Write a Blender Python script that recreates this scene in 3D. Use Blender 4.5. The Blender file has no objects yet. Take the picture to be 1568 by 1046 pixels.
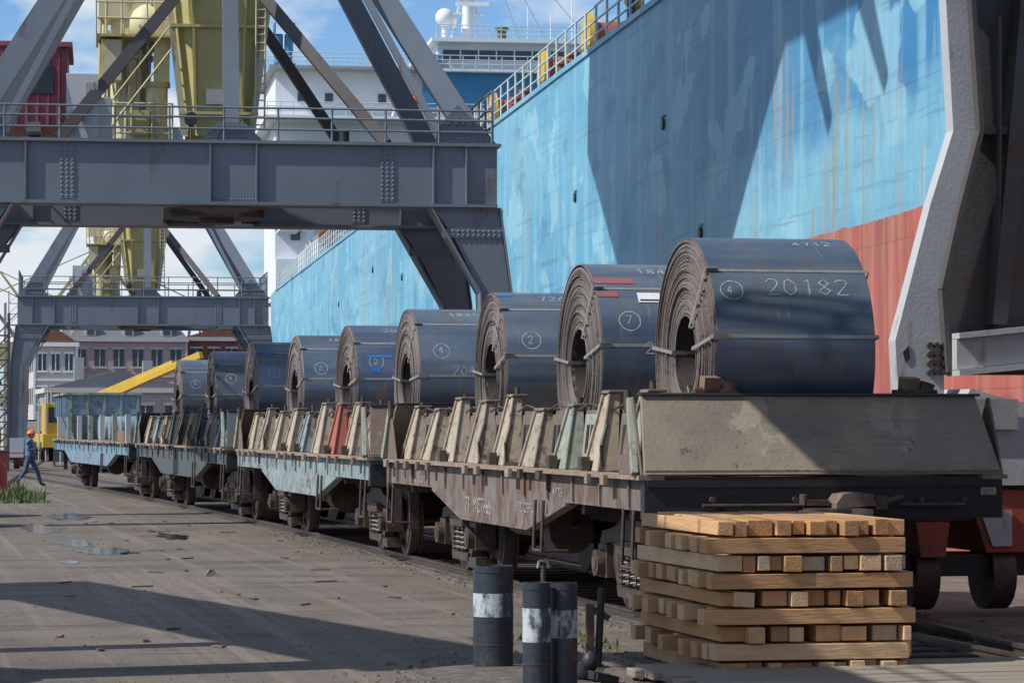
import bpy, math, random, bmesh
from mathutils import Vector, Matrix, noise
random.seed(7)
R=random.uniform
D=bpy.data
scene=bpy.context.scene
AL=0.0745

# ---------------------------------------------------------------- materials
def lnk(nt,a,b): nt.links.new(a,b)
def M(name,c1,c2=None,rough=.6,metal=0.0,scale=2.0,rust=None,amt=.35,streak=1.0,bump=.15,bscale=25,coordscale=(1,1,1),contrast=.25):
    m=D.materials.new(name); m.use_nodes=True
    nt=m.node_tree; N=nt.nodes; b=N['Principled BSDF']
    tc=N.new('ShaderNodeTexCoord'); mp=N.new('ShaderNodeMapping')
    mp.inputs['Scale'].default_value=coordscale
    lnk(nt,tc.outputs['Object'],mp.inputs['Vector'])
    n1=N.new('ShaderNodeTexNoise'); n1.inputs['Scale'].default_value=scale; n1.inputs['Detail'].default_value=8; n1.inputs['Roughness'].default_value=.65
    lnk(nt,mp.outputs[0],n1.inputs['Vector'])
    r=N.new('ShaderNodeValToRGB'); r.color_ramp.elements[0].position=.5-contrast; r.color_ramp.elements[1].position=.5+contrast
    c2=c2 or tuple(x*.72 for x in c1)
    r.color_ramp.elements[0].color=(*c1,1); r.color_ramp.elements[1].color=(*c2,1)
    lnk(nt,n1.outputs['Fac'],r.inputs['Fac']); col=r.outputs['Color']
    if rust:
        mp2=N.new('ShaderNodeMapping'); mp2.inputs['Scale'].default_value=(1,1,streak); mp2.inputs['Location'].default_value=(3.3,7.1,1.7)
        lnk(nt,tc.outputs['Object'],mp2.inputs['Vector'])
        n2=N.new('ShaderNodeTexNoise'); n2.inputs['Scale'].default_value=scale*2.3; n2.inputs['Detail'].default_value=10; n2.inputs['Roughness'].default_value=.7
        lnk(nt,mp2.outputs[0],n2.inputs['Vector'])
        r2=N.new('ShaderNodeValToRGB'); t=.72-amt*.5
        r2.color_ramp.elements[0].position=t-.03; r2.color_ramp.elements[1].position=t+.08
        lnk(nt,n2.outputs['Fac'],r2.inputs['Fac'])
        mx=N.new('ShaderNodeMixRGB'); lnk(nt,r2.outputs['Color'],mx.inputs['Fac']); lnk(nt,col,mx.inputs['Color1']); mx.inputs['Color2'].default_value=(*rust,1)
        col=mx.outputs['Color']
    lnk(nt,col,b.inputs['Base Color'])
    b.inputs['Roughness'].default_value=rough; b.inputs['Metallic'].default_value=metal
    rr=N.new('ShaderNodeMapRange'); rr.inputs['To Min'].default_value=max(0,rough-.12); rr.inputs['To Max'].default_value=min(1,rough+.15)
    lnk(nt,n1.outputs['Fac'],rr.inputs['Value']); lnk(nt,rr.outputs[0],b.inputs['Roughness'])
    if bump:
        n3=N.new('ShaderNodeTexNoise'); n3.inputs['Scale'].default_value=bscale; n3.inputs['Detail'].default_value=5
        lnk(nt,mp.outputs[0],n3.inputs['Vector'])
        bp=N.new('ShaderNodeBump'); bp.inputs['Strength'].default_value=bump; bp.inputs['Distance'].default_value=.02
        lnk(nt,n3.outputs['Fac'],bp.inputs['Height']); lnk(nt,bp.outputs[0],b.inputs['Normal'])
    return m

m_crane=M('crane_grey_paint',(.155,.185,.22),(.11,.135,.165),.5,scale=.7,rust=(.09,.075,.07),amt=.2,streak=.3)
m_craned=M('crane_dark_paint_shade',(.085,.085,.09),(.06,.052,.05),.6,scale=1,rust=(.08,.05,.035),amt=.3)
m_cranel=M('crane_light_paint',(.46,.48,.50),(.37,.39,.41),.5,scale=1.2,rust=(.22,.17,.14),amt=.16,streak=.3)
m_yel=M('aged_yellow_paint',(.50,.45,.19),(.40,.36,.15),.5,scale=1,rust=(.25,.2,.1),amt=.2,streak=.25)
m_yelp=M('pale_yellow_paint',(.60,.56,.38),(.48,.44,.29),.55,scale=1.5,rust=(.28,.2,.12),amt=.25,streak=.3)
m_maj=M('faded_crimson_paint',(.30,.085,.12),(.23,.06,.09),.6)
m_white=M('white_ship_paint',(.74,.77,.79),(.64,.68,.72),.5,scale=.4,rust=(.4,.34,.28),amt=.08,streak=.2)
m_glass=M('dark_window',(.03,.045,.06),(.05,.07,.09),.15,bump=0)
m_steel=M('dark_steel',(.045,.042,.042),(.09,.07,.06),.55,metal=.3,scale=4,rust=(.13,.08,.055),amt=.38)
m_wheel=M('wheel_steel',(.08,.07,.065),(.14,.11,.10),.45,metal=.6,scale=5)
m_rail=M('rail_steel',(.22,.2,.18),(.12,.08,.06),.35,metal=.7,scale=4)
m_black=M('black_paint',(.015,.016,.02),(.026,.026,.028),.5,scale=2,rust=(.05,.04,.035),amt=.15)
m_red=M('red_paint',(.36,.075,.045),(.27,.06,.04),.55,rust=(.14,.08,.06),amt=.3)
m_rail_w=M('rail_white_cyan',(.55,.66,.7),None,.5)
m_orange=M('orange_plastic',(.75,.18,.03),None,.45,bump=0)
m_strap=M('strap_steel',(.42,.40,.36),(.25,.23,.21),.4,metal=.5,scale=8)
m_chalk=M('chalk_mark',(.38,.45,.50),(.18,.24,.29),.9,scale=22,bump=0,contrast=.12)
m_label=M('paper_label',(.75,.75,.76),(.6,.6,.62),.7,scale=20,bump=0)
m_gray=M('galvanised_grey',(.35,.36,.36),None,.55)
m_timber=M('old_timber',(.24,.16,.1),(.14,.09,.06),.85,scale=3,coordscale=(1,6,6))
m_sleeper=M('oily_sleeper',(.075,.06,.05),(.05,.042,.036),.9,scale=4)

class NT:
    def __init__(s,name):
        s.m=D.materials.new(name); s.m.use_nodes=True; s.nt=s.m.node_tree; s.N=s.nt.nodes; s.b=s.N['Principled BSDF']; s.tc=s.N.new('ShaderNodeTexCoord')
    def mapp(s,sc,l=(0,0,0)):
        q=s.N.new('ShaderNodeMapping'); q.inputs['Scale'].default_value=sc; q.inputs['Location'].default_value=l; lnk(s.nt,s.tc.outputs['Object'],q.inputs['Vector']); return q.outputs[0]
    def noi(s,v,sc,d=8,ro=.6):
        q=s.N.new('ShaderNodeTexNoise'); q.inputs['Scale'].default_value=sc; q.inputs['Detail'].default_value=d; q.inputs['Roughness'].default_value=ro; lnk(s.nt,v,q.inputs['Vector']); return q.outputs['Fac']
    def ramp(s,f,p0,p1,c0=(0,0,0),c1=(1,1,1)):
        q=s.N.new('ShaderNodeValToRGB'); e=q.color_ramp.elements; e[0].position=p0; e[1].position=p1; e[0].color=(*c0,1); e[1].color=(*c1,1); lnk(s.nt,f,q.inputs['Fac']); return q.outputs['Color']
    def mix(s,f,a,c,bl='MIX'):
        q=s.N.new('ShaderNodeMixRGB'); q.blend_type=bl
        for k,v in (('Fac',f),('Color1',a),('Color2',c)):
            if isinstance(v,(float,int)): q.inputs[k].default_value=v
            elif isinstance(v,tuple): q.inputs[k].default_value=(*v,1)
            else: lnk(s.nt,v,q.inputs[k])
        return q.outputs['Color']
    def math(s,op,a,b_,c_=None):
        q=s.N.new('ShaderNodeMath'); q.operation=op
        for i,v in enumerate((a,b_,c_)):
            if v is None: continue
            if isinstance(v,(float,int)): q.inputs[i].default_value=v
            else: lnk(s.nt,v,q.inputs[i])
        return q.outputs[0]
    def bump(s,h,st,di,prev=None):
        q=s.N.new('ShaderNodeBump'); q.inputs['Strength'].default_value=st; q.inputs['Distance'].default_value=di; lnk(s.nt,h,q.inputs['Height'])
        if prev: lnk(s.nt,prev,q.inputs['Normal'])
        return q.outputs[0]

def hull_mat():
    h=NT('ship_hull_paint'); sep=h.N.new('ShaderNodeSeparateXYZ'); lnk(h.nt,h.tc.outputs['Object'],sep.inputs[0])
    y,z=sep.outputs['Y'],sep.outputs['Z']
    big=h.noi(h.mapp((1,.07,.22)),1.0,5,.55)
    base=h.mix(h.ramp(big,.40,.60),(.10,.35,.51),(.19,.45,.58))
    # darker blue paint high and near, deepened to strengthen the shade there
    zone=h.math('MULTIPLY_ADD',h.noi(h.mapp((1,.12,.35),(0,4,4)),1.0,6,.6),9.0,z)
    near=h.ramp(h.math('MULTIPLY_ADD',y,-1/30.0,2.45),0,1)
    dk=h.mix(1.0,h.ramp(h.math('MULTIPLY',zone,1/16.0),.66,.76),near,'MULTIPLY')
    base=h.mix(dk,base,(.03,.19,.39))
    roll=h.noi(h.mapp((1,.9,.10)),1.1,4,.55)
    base=h.mix(h.math('MULTIPLY',h.ramp(roll,.52,.60),.55),base,(.25,.50,.62))
    pat=h.noi(h.mapp((1,.35,.55),(0,3,5)),.9,3,.5)
    base=h.mix(h.math('MULTIPLY',h.ramp(pat,.585,.60),.7),base,(.28,.53,.64))
    pat2=h.noi(h.mapp((1,.25,.5),(0,13,2)),1.1,7,.6)
    base=h.mix(h.math('MULTIPLY',h.ramp(pat2,.58,.63),.6),base,(.045,.22,.38))
    scr=h.noi(h.mapp((1,.10,3.2),(0,9,2)),1.4,9,.7)
    base=h.mix(h.math('MULTIPLY',h.ramp(scr,.56,.68),.6),base,(.05,.14,.23))
    fine=h.noi(h.mapp((1,1.5,.5)),2.0,10,.72)
    base=h.mix(h.math('MULTIPLY',h.ramp(fine,.45,.75),.4),base,(.05,.20,.34))
    en=h.noi(h.mapp((1,.6,2)),1.5,6)
    lt=h.math('LESS_THAN',h.math('MULTIPLY_ADD',en,.22,z),5.32)
    red=h.mix(h.ramp(h.noi(h.mapp((1,.5,.2)),1.3,8),.4,.6),(.47,.115,.075),(.34,.10,.08))
    red=h.mix(h.math('MULTIPLY',h.ramp(h.noi(h.mapp((1,1.2,.12)),1.3,8),.52,.64),.65),red,(.50,.21,.16))
    red=h.mix(h.math('MULTIPLY',h.ramp(h.noi(h.mapp((1,.5,1.2),(0,2,2)),1.6,9,.7),.56,.66),.6),red,(.20,.09,.09))
    base=h.mix(lt,base,red)
    st=h.noi(h.mapp((1,3.4,.09)),1.0,7,.7); msk=h.noi(h.mapp((1,.22,.16),(0,1.4,0)),1.0,3)
    low=h.ramp(h.math('MULTIPLY_ADD',z,-.2,2.0),0,1)
    rm=h.math('MULTIPLY',h.ramp(st,.555,.61),h.ramp(h.math('MULTIPLY_ADD',low,.07,msk),.52,.60))
    base=h.mix(h.math('MULTIPLY',rm,.85),base,(.40,.24,.12))
    dr=h.noi(h.mapp((1,4.5,.05),(0,7,1)),1.0,6,.65)
    base=h.mix(h.math('MULTIPLY',h.ramp(dr,.60,.66),.45),base,(.10,.22,.27))
    br=h.N.new('ShaderNodeTexBrick'); br.inputs['Scale'].default_value=1; br.inputs['Brick Width'].default_value=9; br.inputs['Row Height'].default_value=2.4; br.inputs['Mortar Size'].default_value=.012
    br.inputs['Color1'].default_value=(1,1,1,1); br.inputs['Color2'].default_value=(.86,.88,.9,1); br.inputs['Mortar'].default_value=(.7,.7,.7,1)
    cb=h.N.new('ShaderNodeCombineXYZ'); lnk(h.nt,y,cb.inputs[0]); lnk(h.nt,z,cb.inputs[1]); lnk(h.nt,cb.outputs[0],br.inputs['Vector'])
    base=h.mix(.75,base,br.outputs['Color'],'MULTIPLY')
    lnk(h.nt,base,h.b.inputs['Base Color']); h.b.inputs['Roughness'].default_value=.5
    b1=h.bump(h.noi(h.mapp((1,.5,.5)),1.2,3),.35,.14)
    lnk(h.nt,h.bump(br.outputs['Color'],.5,.02,b1),h.b.inputs['Normal'])
    return h.m
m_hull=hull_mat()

def ground_mat():
    g=NT('worn_asphalt')
    n1=g.noi(g.mapp((1,.30,1)),.8,9,.65); base=g.mix(g.ramp(n1,.35,.65),(.21,.172,.138),(.14,.117,.098))
    n2=g.noi(g.mapp((.25,.9,1),(4,1,0)),1.1,9,.7); base=g.mix(g.ramp(n2,.50,.62),base,(.095,.08,.07))
    tr=g.noi(g.mapp((3.5,.05,1)),1.0,5,.6); base=g.mix(g.math('MULTIPLY',g.ramp(tr,.52,.66),.8),base,(.26,.215,.175))
    st=g.noi(g.mapp((.45,2.2,1),(1,5,0)),1.2,9,.75); base=g.mix(g.math('MULTIPLY',g.ramp(st,.55,.64),.85),base,(.055,.048,.045))
    n3=g.noi(g.mapp((1,1,1)),16,6,.7); base=g.mix(g.math('MULTIPLY',g.ramp(n3,.35,.75),.55),base,(.05,.045,.04))
    n4=g.noi(g.mapp((1,1,1)),45,3,.6); base=g.mix(g.math('MULTIPLY',g.ramp(n4,.58,.68),.4),base,(.30,.26,.22))
    lnk(g.nt,base,g.b.inputs['Base Color'])
    lnk(g.nt,g.ramp(st,.52,.75,(.9,.9,.9),(.45,.45,.45)),g.b.inputs['Roughness'])
    lnk(g.nt,g.bump(g.math('ADD',n3,g.math('MULTIPLY',n2,1.6)),.7,.05),g.b.inputs['Normal'])
    return g.m
m_ground=ground_mat()
m_bed=M('oily_ballast',(.075,.063,.055),(.11,.093,.08),.9,scale=3,rust=(.16,.135,.11),amt=.4,bump=.8,bscale=30)
m_water=M('harbour_water',(.02,.05,.06),None,.1,bump=.3,bscale=2)

# ---------------------------------------------------------------- mesh builder
class B:
    def __init__(s): s.v=[];s.f=[];s.mi=[];s.sm=[];s.mats=[]
    def m(s,mat):
        if mat not in s.mats: s.mats.append(mat)
        return s.mats.index(mat)
    def add(s,vs,fs,mat,smooth=False):
        o=len(s.v); s.v+= [tuple(v) for v in vs]; k=s.m(mat)
        for f in fs: s.f.append([o+i for i in f]); s.mi.append(k); s.sm.append(smooth)
    def hexa(s,p,mat):
        s.add(p,[(3,2,1,0),(4,5,6,7),(0,1,5,4),(1,2,6,5),(2,3,7,6),(3,0,4,7)],mat)
    def box(s,x0,x1,y0,y1,z0,z1,mat):
        s.hexa([(x0,y0,z0),(x1,y0,z0),(x1,y1,z0),(x0,y1,z0),(x0,y0,z1),(x1,y0,z1),(x1,y1,z1),(x0,y1,z1)],mat)
    def tbox(s,c,sz,rot,mat):
        h=[Vector((sx*sz[0]/2,sy*sz[1]/2,sz_*sz[2]/2)) for sz_ in(-1,1) for sx,sy in((-1,-1),(1,-1),(1,1),(-1,1))]
        Mx=Matrix.Rotation(rot[2],3,'Z')@Matrix.Rotation(rot[1],3,'Y')@Matrix.Rotation(rot[0],3,'X')
        s.hexa([Mx@p+Vector(c) for p in h],mat)
    def beam(s,p,q,w,h,mat,w2=None,h2=None,up=(0,0,1)):
        p=Vector(p);q=Vector(q);d=(q-p).normalized();u=Vector(up)
        if abs(d.dot(u))>.98:u=Vector((0,1,0))
        a=d.cross(u).normalized();c=a.cross(d).normalized();w2=w2 or w;h2=h2 or h
        P=[p+a*sx*w/2+c*sy*h/2 for sx,sy in((-1,-1),(1,-1),(1,1),(-1,1))]+[q+a*sx*w2/2+c*sy*h2/2 for sx,sy in((-1,-1),(1,-1),(1,1),(-1,1))]
        s.hexa(P,mat)
    def cyl(s,p,q,r,mat,n=12,r2=None,caps=True):
        p=Vector(p);q=Vector(q);d=(q-p).normalized();u=Vector((0,0,1))
        if abs(d.dot(u))>.98:u=Vector((0,1,0))
        a=d.cross(u).normalized();c=a.cross(d).normalized();r2=r if r2 is None else r2
        P=[];
        for (o,rr) in((p,r),(q,r2)):
            for i in range(n):
                t=2*math.pi*i/n; P.append(o+a*math.cos(t)*rr+c*math.sin(t)*rr)
        s.add(P,[(i,(i+1)%n,n+(i+1)%n,n+i) for i in range(n)],mat,True)
        if caps:
            s.add(P,[tuple(range(n-1,-1,-1)),tuple(range(n,2*n))],mat)
    def prism(s,pts,off,mat):
        n=len(pts);P=[Vector(p) for p in pts];Q=[p+Vector(off) for p in P]
        s.add(P+Q,[tuple(range(n-1,-1,-1)),tuple(range(n,2*n))]+[(i,(i+1)%n,n+(i+1)%n,n+i) for i in range(n)],mat)
    def ball(s,c,r,mat,n=8,sc=(1,1,1)):
        P=[];F=[];k=n//2
        for j in range(k+1):
            t=math.pi*j/k
            for i in range(n):
                f=2*math.pi*i/n; P.append((c[0]+r*sc[0]*math.sin(t)*math.cos(f),c[1]+r*sc[1]*math.sin(t)*math.sin(f),c[2]+r*sc[2]*math.cos(t)))
        for j in range(k):
            for i in range(n): F.append((j*n+i,(j+1)*n+i,(j+1)*n+(i+1)%n,j*n+(i+1)%n))
        s.add(P,F,mat,True)
    def tube(s,pts,r,mat,n=6):
        for a,b in zip(pts[:-1],pts[1:]): s.cyl(a,b,r,mat,n)
    def build(s,name,parent=None,loc=(0,0,0),rz=0,bevel=0):
        me=D.meshes.new(name); me.from_pydata(s.v,[],s.f)
        for m in s.mats: me.materials.append(m)
        me.polygons.foreach_set('material_index',s.mi); me.polygons.foreach_set('use_smooth',s.sm)
        me.update()
        bm=bmesh.new(); bm.from_mesh(me); bmesh.ops.recalc_face_normals(bm,faces=bm.faces); bm.to_mesh(me); bm.free()
        o=D.objects.new(name,me); scene.collection.objects.link(o)
        if parent: o.parent=parent
        else: o.location=loc; o.rotation_euler=(0,0,rz)
        if bevel:
            bv=o.modifiers.new('b','BEVEL'); bv.width=bevel; bv.segments=2; bv.limit_method='ANGLE'; bv.angle_limit=math.radians(50)
        return o
def empty(name,loc=(0,0,0),rz=0):
    e=D.objects.new(name,None); scene.collection.objects.link(e); e.location=loc; e.rotation_euler=(0,0,rz); e.empty_display_size=.3; return e

# ---------------------------------------------------------------- ground & track
def xc(y): return 8.05 if y<38 else 8.05-.0005*(y-38)**2
g=B()
ys=[-60,0,20,40,60,80,100,140,200,400,900,4000]
P=[];F=[]
for y in ys: P+=[(-3000,y,0),(-60,y,0),(-5,y,0),(12.0+.0746*y,y,0)]
for i in range(len(ys)-1):
    for j in range(3): F.append((i*4+j,i*4+j+1,(i+1)*4+j+1,(i+1)*4+j))
g.add(P,F,m_ground); g.build('ground')
w=B(); w.add([(-3000,-3000,-2.2),(5000,-3000,-2.2),(5000,6000,-2.2),(-3000,6000,-2.2)],[(0,1,2,3)],m_water); w.build('water')
q=B(); q.prism([(12.0+.0746*-60,-60,0.0),(12.15+.0746*-60,-60,.0),(12.15+.0746*900,900,.0),(12.0+.0746*900,900,.0)],(0,0,-2.5),m_gray); q.build('quay_wall')

t=B()
yy=[8+2*i for i in range(60)]
P=[];F=[]
for y in yy: P+=[(xc(y)-1.0+.15*noise.noise(Vector((0,y*.4,0))),y,.004),(xc(y)+2.1,y,.004)]
for i in range(len(yy)-1): F.append((2*i,2*i+1,2*i+3,2*i+2))
t.add(P,F,m_bed)
for s in (-.79,.79):
    for a,b_ in zip(yy[:-1],yy[1:]):
        for (w_,z0,z1) in ((.13,.01,.025),(.03,.025,.06),(.07,.06,.085)):
            x0=xc(a)+s;x1=xc(b_)+s
            t.hexa([(x0-w_/2,a,z0),(x0+w_/2,a,z0),(x1+w_/2,b_,z0),(x1-w_/2,b_,z0),(x0-w_/2,a,z1),(x0+w_/2,a,z1),(x1+w_/2,b_,z1),(x1-w_/2,b_,z1)],m_rail)
y=21.5
while y<60:
    c=xc(y); t.box(c-.72,c+.72,y,y+.24,.004,.02+R(0,.012),m_sleeper); t.box(c+.86,c+1.3+R(-.05,.05),y,y+.24,.004,.025,m_sleeper); y+=.6
t.build('railway_track')
t=B()
for s in(-5.2,5.2):
    for (w_,z0,z1) in ((.16,.004,.03),(.04,.03,.07),(.08,.07,.1)): t.box(s-w_/2,s+w_/2,-50,150,z0,z1,m_rail)
t.build('crane_rail',loc=(6.58,57.2,0),rz=-AL)
m_plank=M('weathered_plank',(.30,.26,.21),(.2,.17,.14),.85,scale=3,coordscale=(.7,6,6),bump=.4)
t=B()
for i in range(9):
    yy0=18.9+i*.26
    t.tbox((8.2+R(-.2,.2),yy0,.06+R(0,.012)),(5.2,.235,.06),(0,0,R(-.01,.01)),m_plank)
t.build('crossing_boards',bevel=.008)
m_pud=M('puddle_water',(.03,.028,.025),None,.03,bump=0)
for k,(px,py,a,b_) in enumerate([(3.35,43.4,.38,1.2),(3.1,46.6,.3,1.6),(3.0,53,.4,2.2),(3.9,60,.45,2.2),(4.9,49,.25,1.3),(2.6,40.2,.12,.5)]):
    t=B();P=[(px,py,.005)];n=40
    for i in range(n):
        an=2*math.pi*i/n; rr=1+.6*noise.noise(Vector((math.cos(an)*1.8+k*9,math.sin(an)*1.8,1)))+.25*noise.noise(Vector((math.cos(an)*6+k*9,math.sin(an)*6,4)))
        P.append((px+a*rr*math.cos(an),py+b_*rr*math.sin(an),.005))
    t.add(P,[(0,i+1,(i+1)%n+1) for i in range(n)],m_pud); t.build('puddle')
m_stone=M('stone_debris',(.17,.145,.12),(.08,.07,.065),.9,scale=6)
t=B()
def stone(x,y,r):
    P=[(x+r*R(.6,1)*sx,y+r*R(.6,1)*sy,0) for sx,sy in((-1,-1),(1,-1),(1,1),(-1,1))]
    h=r*R(.4,.9); P+=[(x+r*R(.2,.6)*sx,y+r*R(.2,.6)*sy,h) for sx,sy in((-1,-1),(1,-1),(1,1),(-1,1))]
    t.hexa(P,m_stone)
for i in range(2200):
    y=21+60*random.random()**1.7; x=R(.03*y,xc(y)-1.3)
    if noise.noise(Vector((x*.5,y*.2,3)))<R(-.5,.35): continue
    stone(x,y,R(.003,.012)*(1+.012*y)*(2 if random.random()<.02 else 1))
for i in range(1500):
    y=R(19.5,50); x=xc(y)+random.choice([R(-1.4,-.9),R(.9,2.4),R(-.7,.7)])
    stone(x,y,R(.012,.035))
for i in range(420):
    stone(4.6+random.gauss(0,.45),20.9+random.gauss(0,.8),R(.008,.03))
for i in range(300):
    stone(R(5.2,6.2),R(20,26),R(.008,.03))
stone(4.15,35.9,.07); stone(4.1,36.1,.1)
t.build('gravel_debris')
# flat litter: wood chips and scraps of strapping
t=B()
for i in range(46):
    y=R(24,60);x=R(.06*y,xc(y)-1.6); t.tbox((x,y,.012),(R(.04,.3),R(.02,.06),.014),(0,0,R(0,3.1)),random.choice([m_timber,m_steel,m_sleeper]))
t.build('wood_scraps')
t=B();P=[];F=[];n=24
for j,rr in enumerate((0,.3,.55,.8)):
    for i in range(n):
        an=2*math.pi*i/n; k=rr*(1+.25*noise.noise(Vector((math.cos(an)*2,math.sin(an)*2,j))))
        P.append((4.68+k*.85*math.cos(an),21.0+k*1.9*math.sin(an),(.05,.045,.03,.004)[j]+.02*noise.noise(Vector((i,j,3)))*(j in(1,2))))
for j in range(3):
    for i in range(n): F.append((j*n+i,(j+1)*n+i,(j+1)*n+(i+1)%n,j*n+(i+1)%n))
t.add(P,F,m_bed,True); t.build('dirt_mound')
m_grass=M('grass',(.055,.10,.022),(.10,.13,.04),.8,scale=3,bump=0)
def grass(x0,x1,y0,y1,n,h):
    t=B()
    for i in range(n):
        x=R(x0,x1);y=R(y0,y1);hh=h*R(.3,1.2)*max(.15,.6+noise.noise(Vector((x*2,y*.5,0))));a=R(0,6.28);w_=.01+hh*.04
        dx,dy=math.cos(a)*w_,math.sin(a)*w_
        t.add([(x-dx,y-dy,0),(x+dx,y+dy,0),(x+R(-.5,.5)*hh,y+R(-.5,.5)*hh,hh)],[(0,1,2)],m_grass)
    t.build('grass')
grass(2.0,4.1,70,85,3000,.3); grass(5.5,6.2,23.6,25.4,260,.08); grass(5.25,5.5,21.2,21.9,60,.07)

# ---------------------------------------------------------------- ship
ship=empty('cargo_ship',(12.5,0,0),-AL)
h=B()
yl=[-40]+[i*6 for i in range(0,38)]+[228,232,235,237,238]
P=[];zl=[-2.4,0,2.5,5,7.5,10,11.5]
for y in yl:
    off=0 if y<205 else 9*((y-205)/33)**2.6
    for z in zl: P.append((off*(1-.04*z)+.03*noise.noise(Vector((0,y*.2,z*.5))),y,z))
n=len(zl);F=[]
for i in range(len(yl)-1):
    for j in range(n-1): F.append((i*n+j,i*n+j+1,(i+1)*n+j+1,(i+1)*n+j))
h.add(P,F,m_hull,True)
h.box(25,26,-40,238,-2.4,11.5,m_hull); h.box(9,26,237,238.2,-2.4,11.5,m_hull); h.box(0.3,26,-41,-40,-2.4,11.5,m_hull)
# draught-mark plates, drain outlets
for y,z in((62,8.6),(74,7.9),(88,8.4),(101,9.1),(118,8.0),(58,5.9),(131,9),(150,8.2)): h.cyl((-.05,y,z),(.05,y,z),.13,m_black,10); h.box(-.05,.03,y-.2,y+.2,z+.16,z+.2,m_hull)
h.build('hull',ship)
m_deck=M('green_deck',(.08,.13,.1),None,.7)
d=B(); d.add([(0.02,-40,11.45),(26,-40,11.45),(26,238,11.45),(7,236,11.45),(0.1,206,11.45)],[(0,1,2,3,4)],m_deck); d.box(-.06,.08,-40,205,11.42,11.56,m_hull)
d.build('main_deck',ship)
r=B()
y=57
while y<205:
    r.cyl((.1,y,11.5),(.1,y,12.65),.035,m_rail_w,6); y+=1.6
for z in (11.9,12.25,12.63): r.cyl((.1,56,z),(.1,206,z),.028,m_rail_w,6)
r.build('deck_railing',ship)
m_yb=M('bright_yellow_paint',(.62,.40,.03),(.5,.33,.04),.5)
e=B()
for y in(76,84,95):
    e.box(.7,2.6,y-1.2,y+1.2,11.5,11.8,m_yb); e.cyl((.7,y,12.35),(2.6,y,12.35),.5,m_red,16); e.cyl((.6,y,12.35),(.75,y,12.35),.75,m_yb,16); e.cyl((2.5,y,12.35),(2.7,y,12.35),.75,m_yb,16); e.box(1.3,2,y+.8,y+1.5,11.8,13,m_yb)
for y in(79,81,88,90,99): e.cyl((.8,y,11.5),(.8,y,12.3),.22,m_red,12); e.cyl((.8,y,12.3),(.8,y,12.38),.3,m_red,12)
for y in(71.5,104,112,121): e.cyl((1.2,y,11.5),(1.2,y,12.6),.12,m_yb,8); e.cyl((1.2,y,12.6),(1.0,y-.2,12.8),.22,m_yb,10)
for y in range(110,200,9): e.box(1.5,3.5,y,y+3,11.5,12.1+R(0,.6),random.choice([m_white,m_yb,m_gray]))
e.build('mooring_winches',ship)
m_bl=M('blue_superstructure_paint',(.04,.22,.42),None,.5)
e=B()
for x in(.3,2.4):
    for y in(61,64.5,68): e.box(x,x+.18,y,y+.18,11.5,16,m_bl)
for z in(12.5,13.6,14.8): e.box(.3,2.6,60.9,68.3,z,z+.1,m_bl)
for z in(13,14.2): e.cyl((.28,61,z),(.28,68,z),.04,m_rail_w,6)
e.build('gangway_frame',ship)
s=B()
s.box(.8,26,218,234,11.5,14.5,m_white); s.box(.8,26,219,234,14.5,25,m_white); s.box(-.2,26,216,235,25,25.3,m_white); s.box(.8,13.19,219,234,25.3,29.0,m_white)
s.box(.2,13.1,217,235,29.0,29.2,m_gray)
s.box(13.2,27,218,232,25.31,31.2,m_white); s.box(12.6,28,216.8,233,31.2,31.5,m_white); s.box(13.6,26.5,217.95,218.3,29.9,30.7,m_glass); s.box(12.4,13.4,216.9,217.9,29.2,30.2,m_bl)
for k in range(9): s.box(14.9+k*1.4,15.0+k*1.4,217.9,217.949,29.9,30.7,m_white)
s.box(12,27,217.4,217.99,26.2,28.9,m_bl); s.box(12.5,27.4,216.6,217.39,28.9,29.1,m_white)
for z in (12.5,16,18.8,21.6):
    for x in range(2,25,3): s.box(x,x+.7,(217.9 if z<14 else 218.9),219.5,z,z+.8,m_glass)
for x in(2.5,4.6,8.7,10.8): s.box(x,x+.6,218.9,219.5,26.6,27.3,m_glass)
for z in (17.2,20,22.8): s.box(.2,26,217.6,219,z,z+.12,m_gray)
for k in range(12): s.beam((4+k*.5,217.3,17.3+k*.25),(4.5+k*.5,217.3,17.55+k*.25),.1,.08,m_gray)
for z,yv,xa,xb in((25.3,216.1,0,27),(29.2,217.1,0,13),(29.1,216.6,13,27),(31.5,217,13,27)):
    for x in range(xa,xb,1): s.cyl((x,yv,z),(x,yv,z+1),.035,m_rail_w,5)
    for dz in(1,.66,.33): s.cyl((xa,yv,z+dz),(xb,yv,z+dz),.035,m_rail_w,5)
s.cyl((16,222,31.5),(16,222,44),.5,m_white,10,.2); s.box(14,18,221.8,222.2,36,36.3,m_white); s.box(14.7,17.3,221.8,222.2,34,34.15,m_white); s.box(14.7,17.3,221.8,222.2,39,39.2,m_white)
s.beam((14.6,222,31.5),(15.9,222,37),.2,.2,m_white); s.beam((17.4,222,31.5),(16.1,222,37),.2,.2,m_white)
for k in range(5): s.beam((14.8+.24*k,222,32+k),(17.2-.24*k,222,32.9+k),.08,.08,m_white)
s.cyl((14.1,221,31.5),(14.1,221,33),.25,m_white,8); s.ball((14.1,221,33.6),.75,m_white,14); s.ball((14.3,221.5,36.8),.5,m_white,12); s.box(15,17.6,221,221.3,34.6,34.9,m_white)
s.cyl((18.6,221,31.5),(18.6,221,32.7),.35,m_grass,10); s.cyl((18.6,221,32.7),(18.6,221,32.9),.55,m_grass,10)
for xx in(17.2,19.4,23): s.cyl((16,222,43.5),(xx+3,221,31.5),.03,m_gray,4)
for xx in(20.5,22.3,24,25.2): s.cyl((xx,220,31.5),(xx,220,31.5+R(2,5)),.04,m_white,5)
for x in(1.4,2.2): s.cyl((x,225,29.2),(x,225,32.6),.35,m_bl,10)
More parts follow.
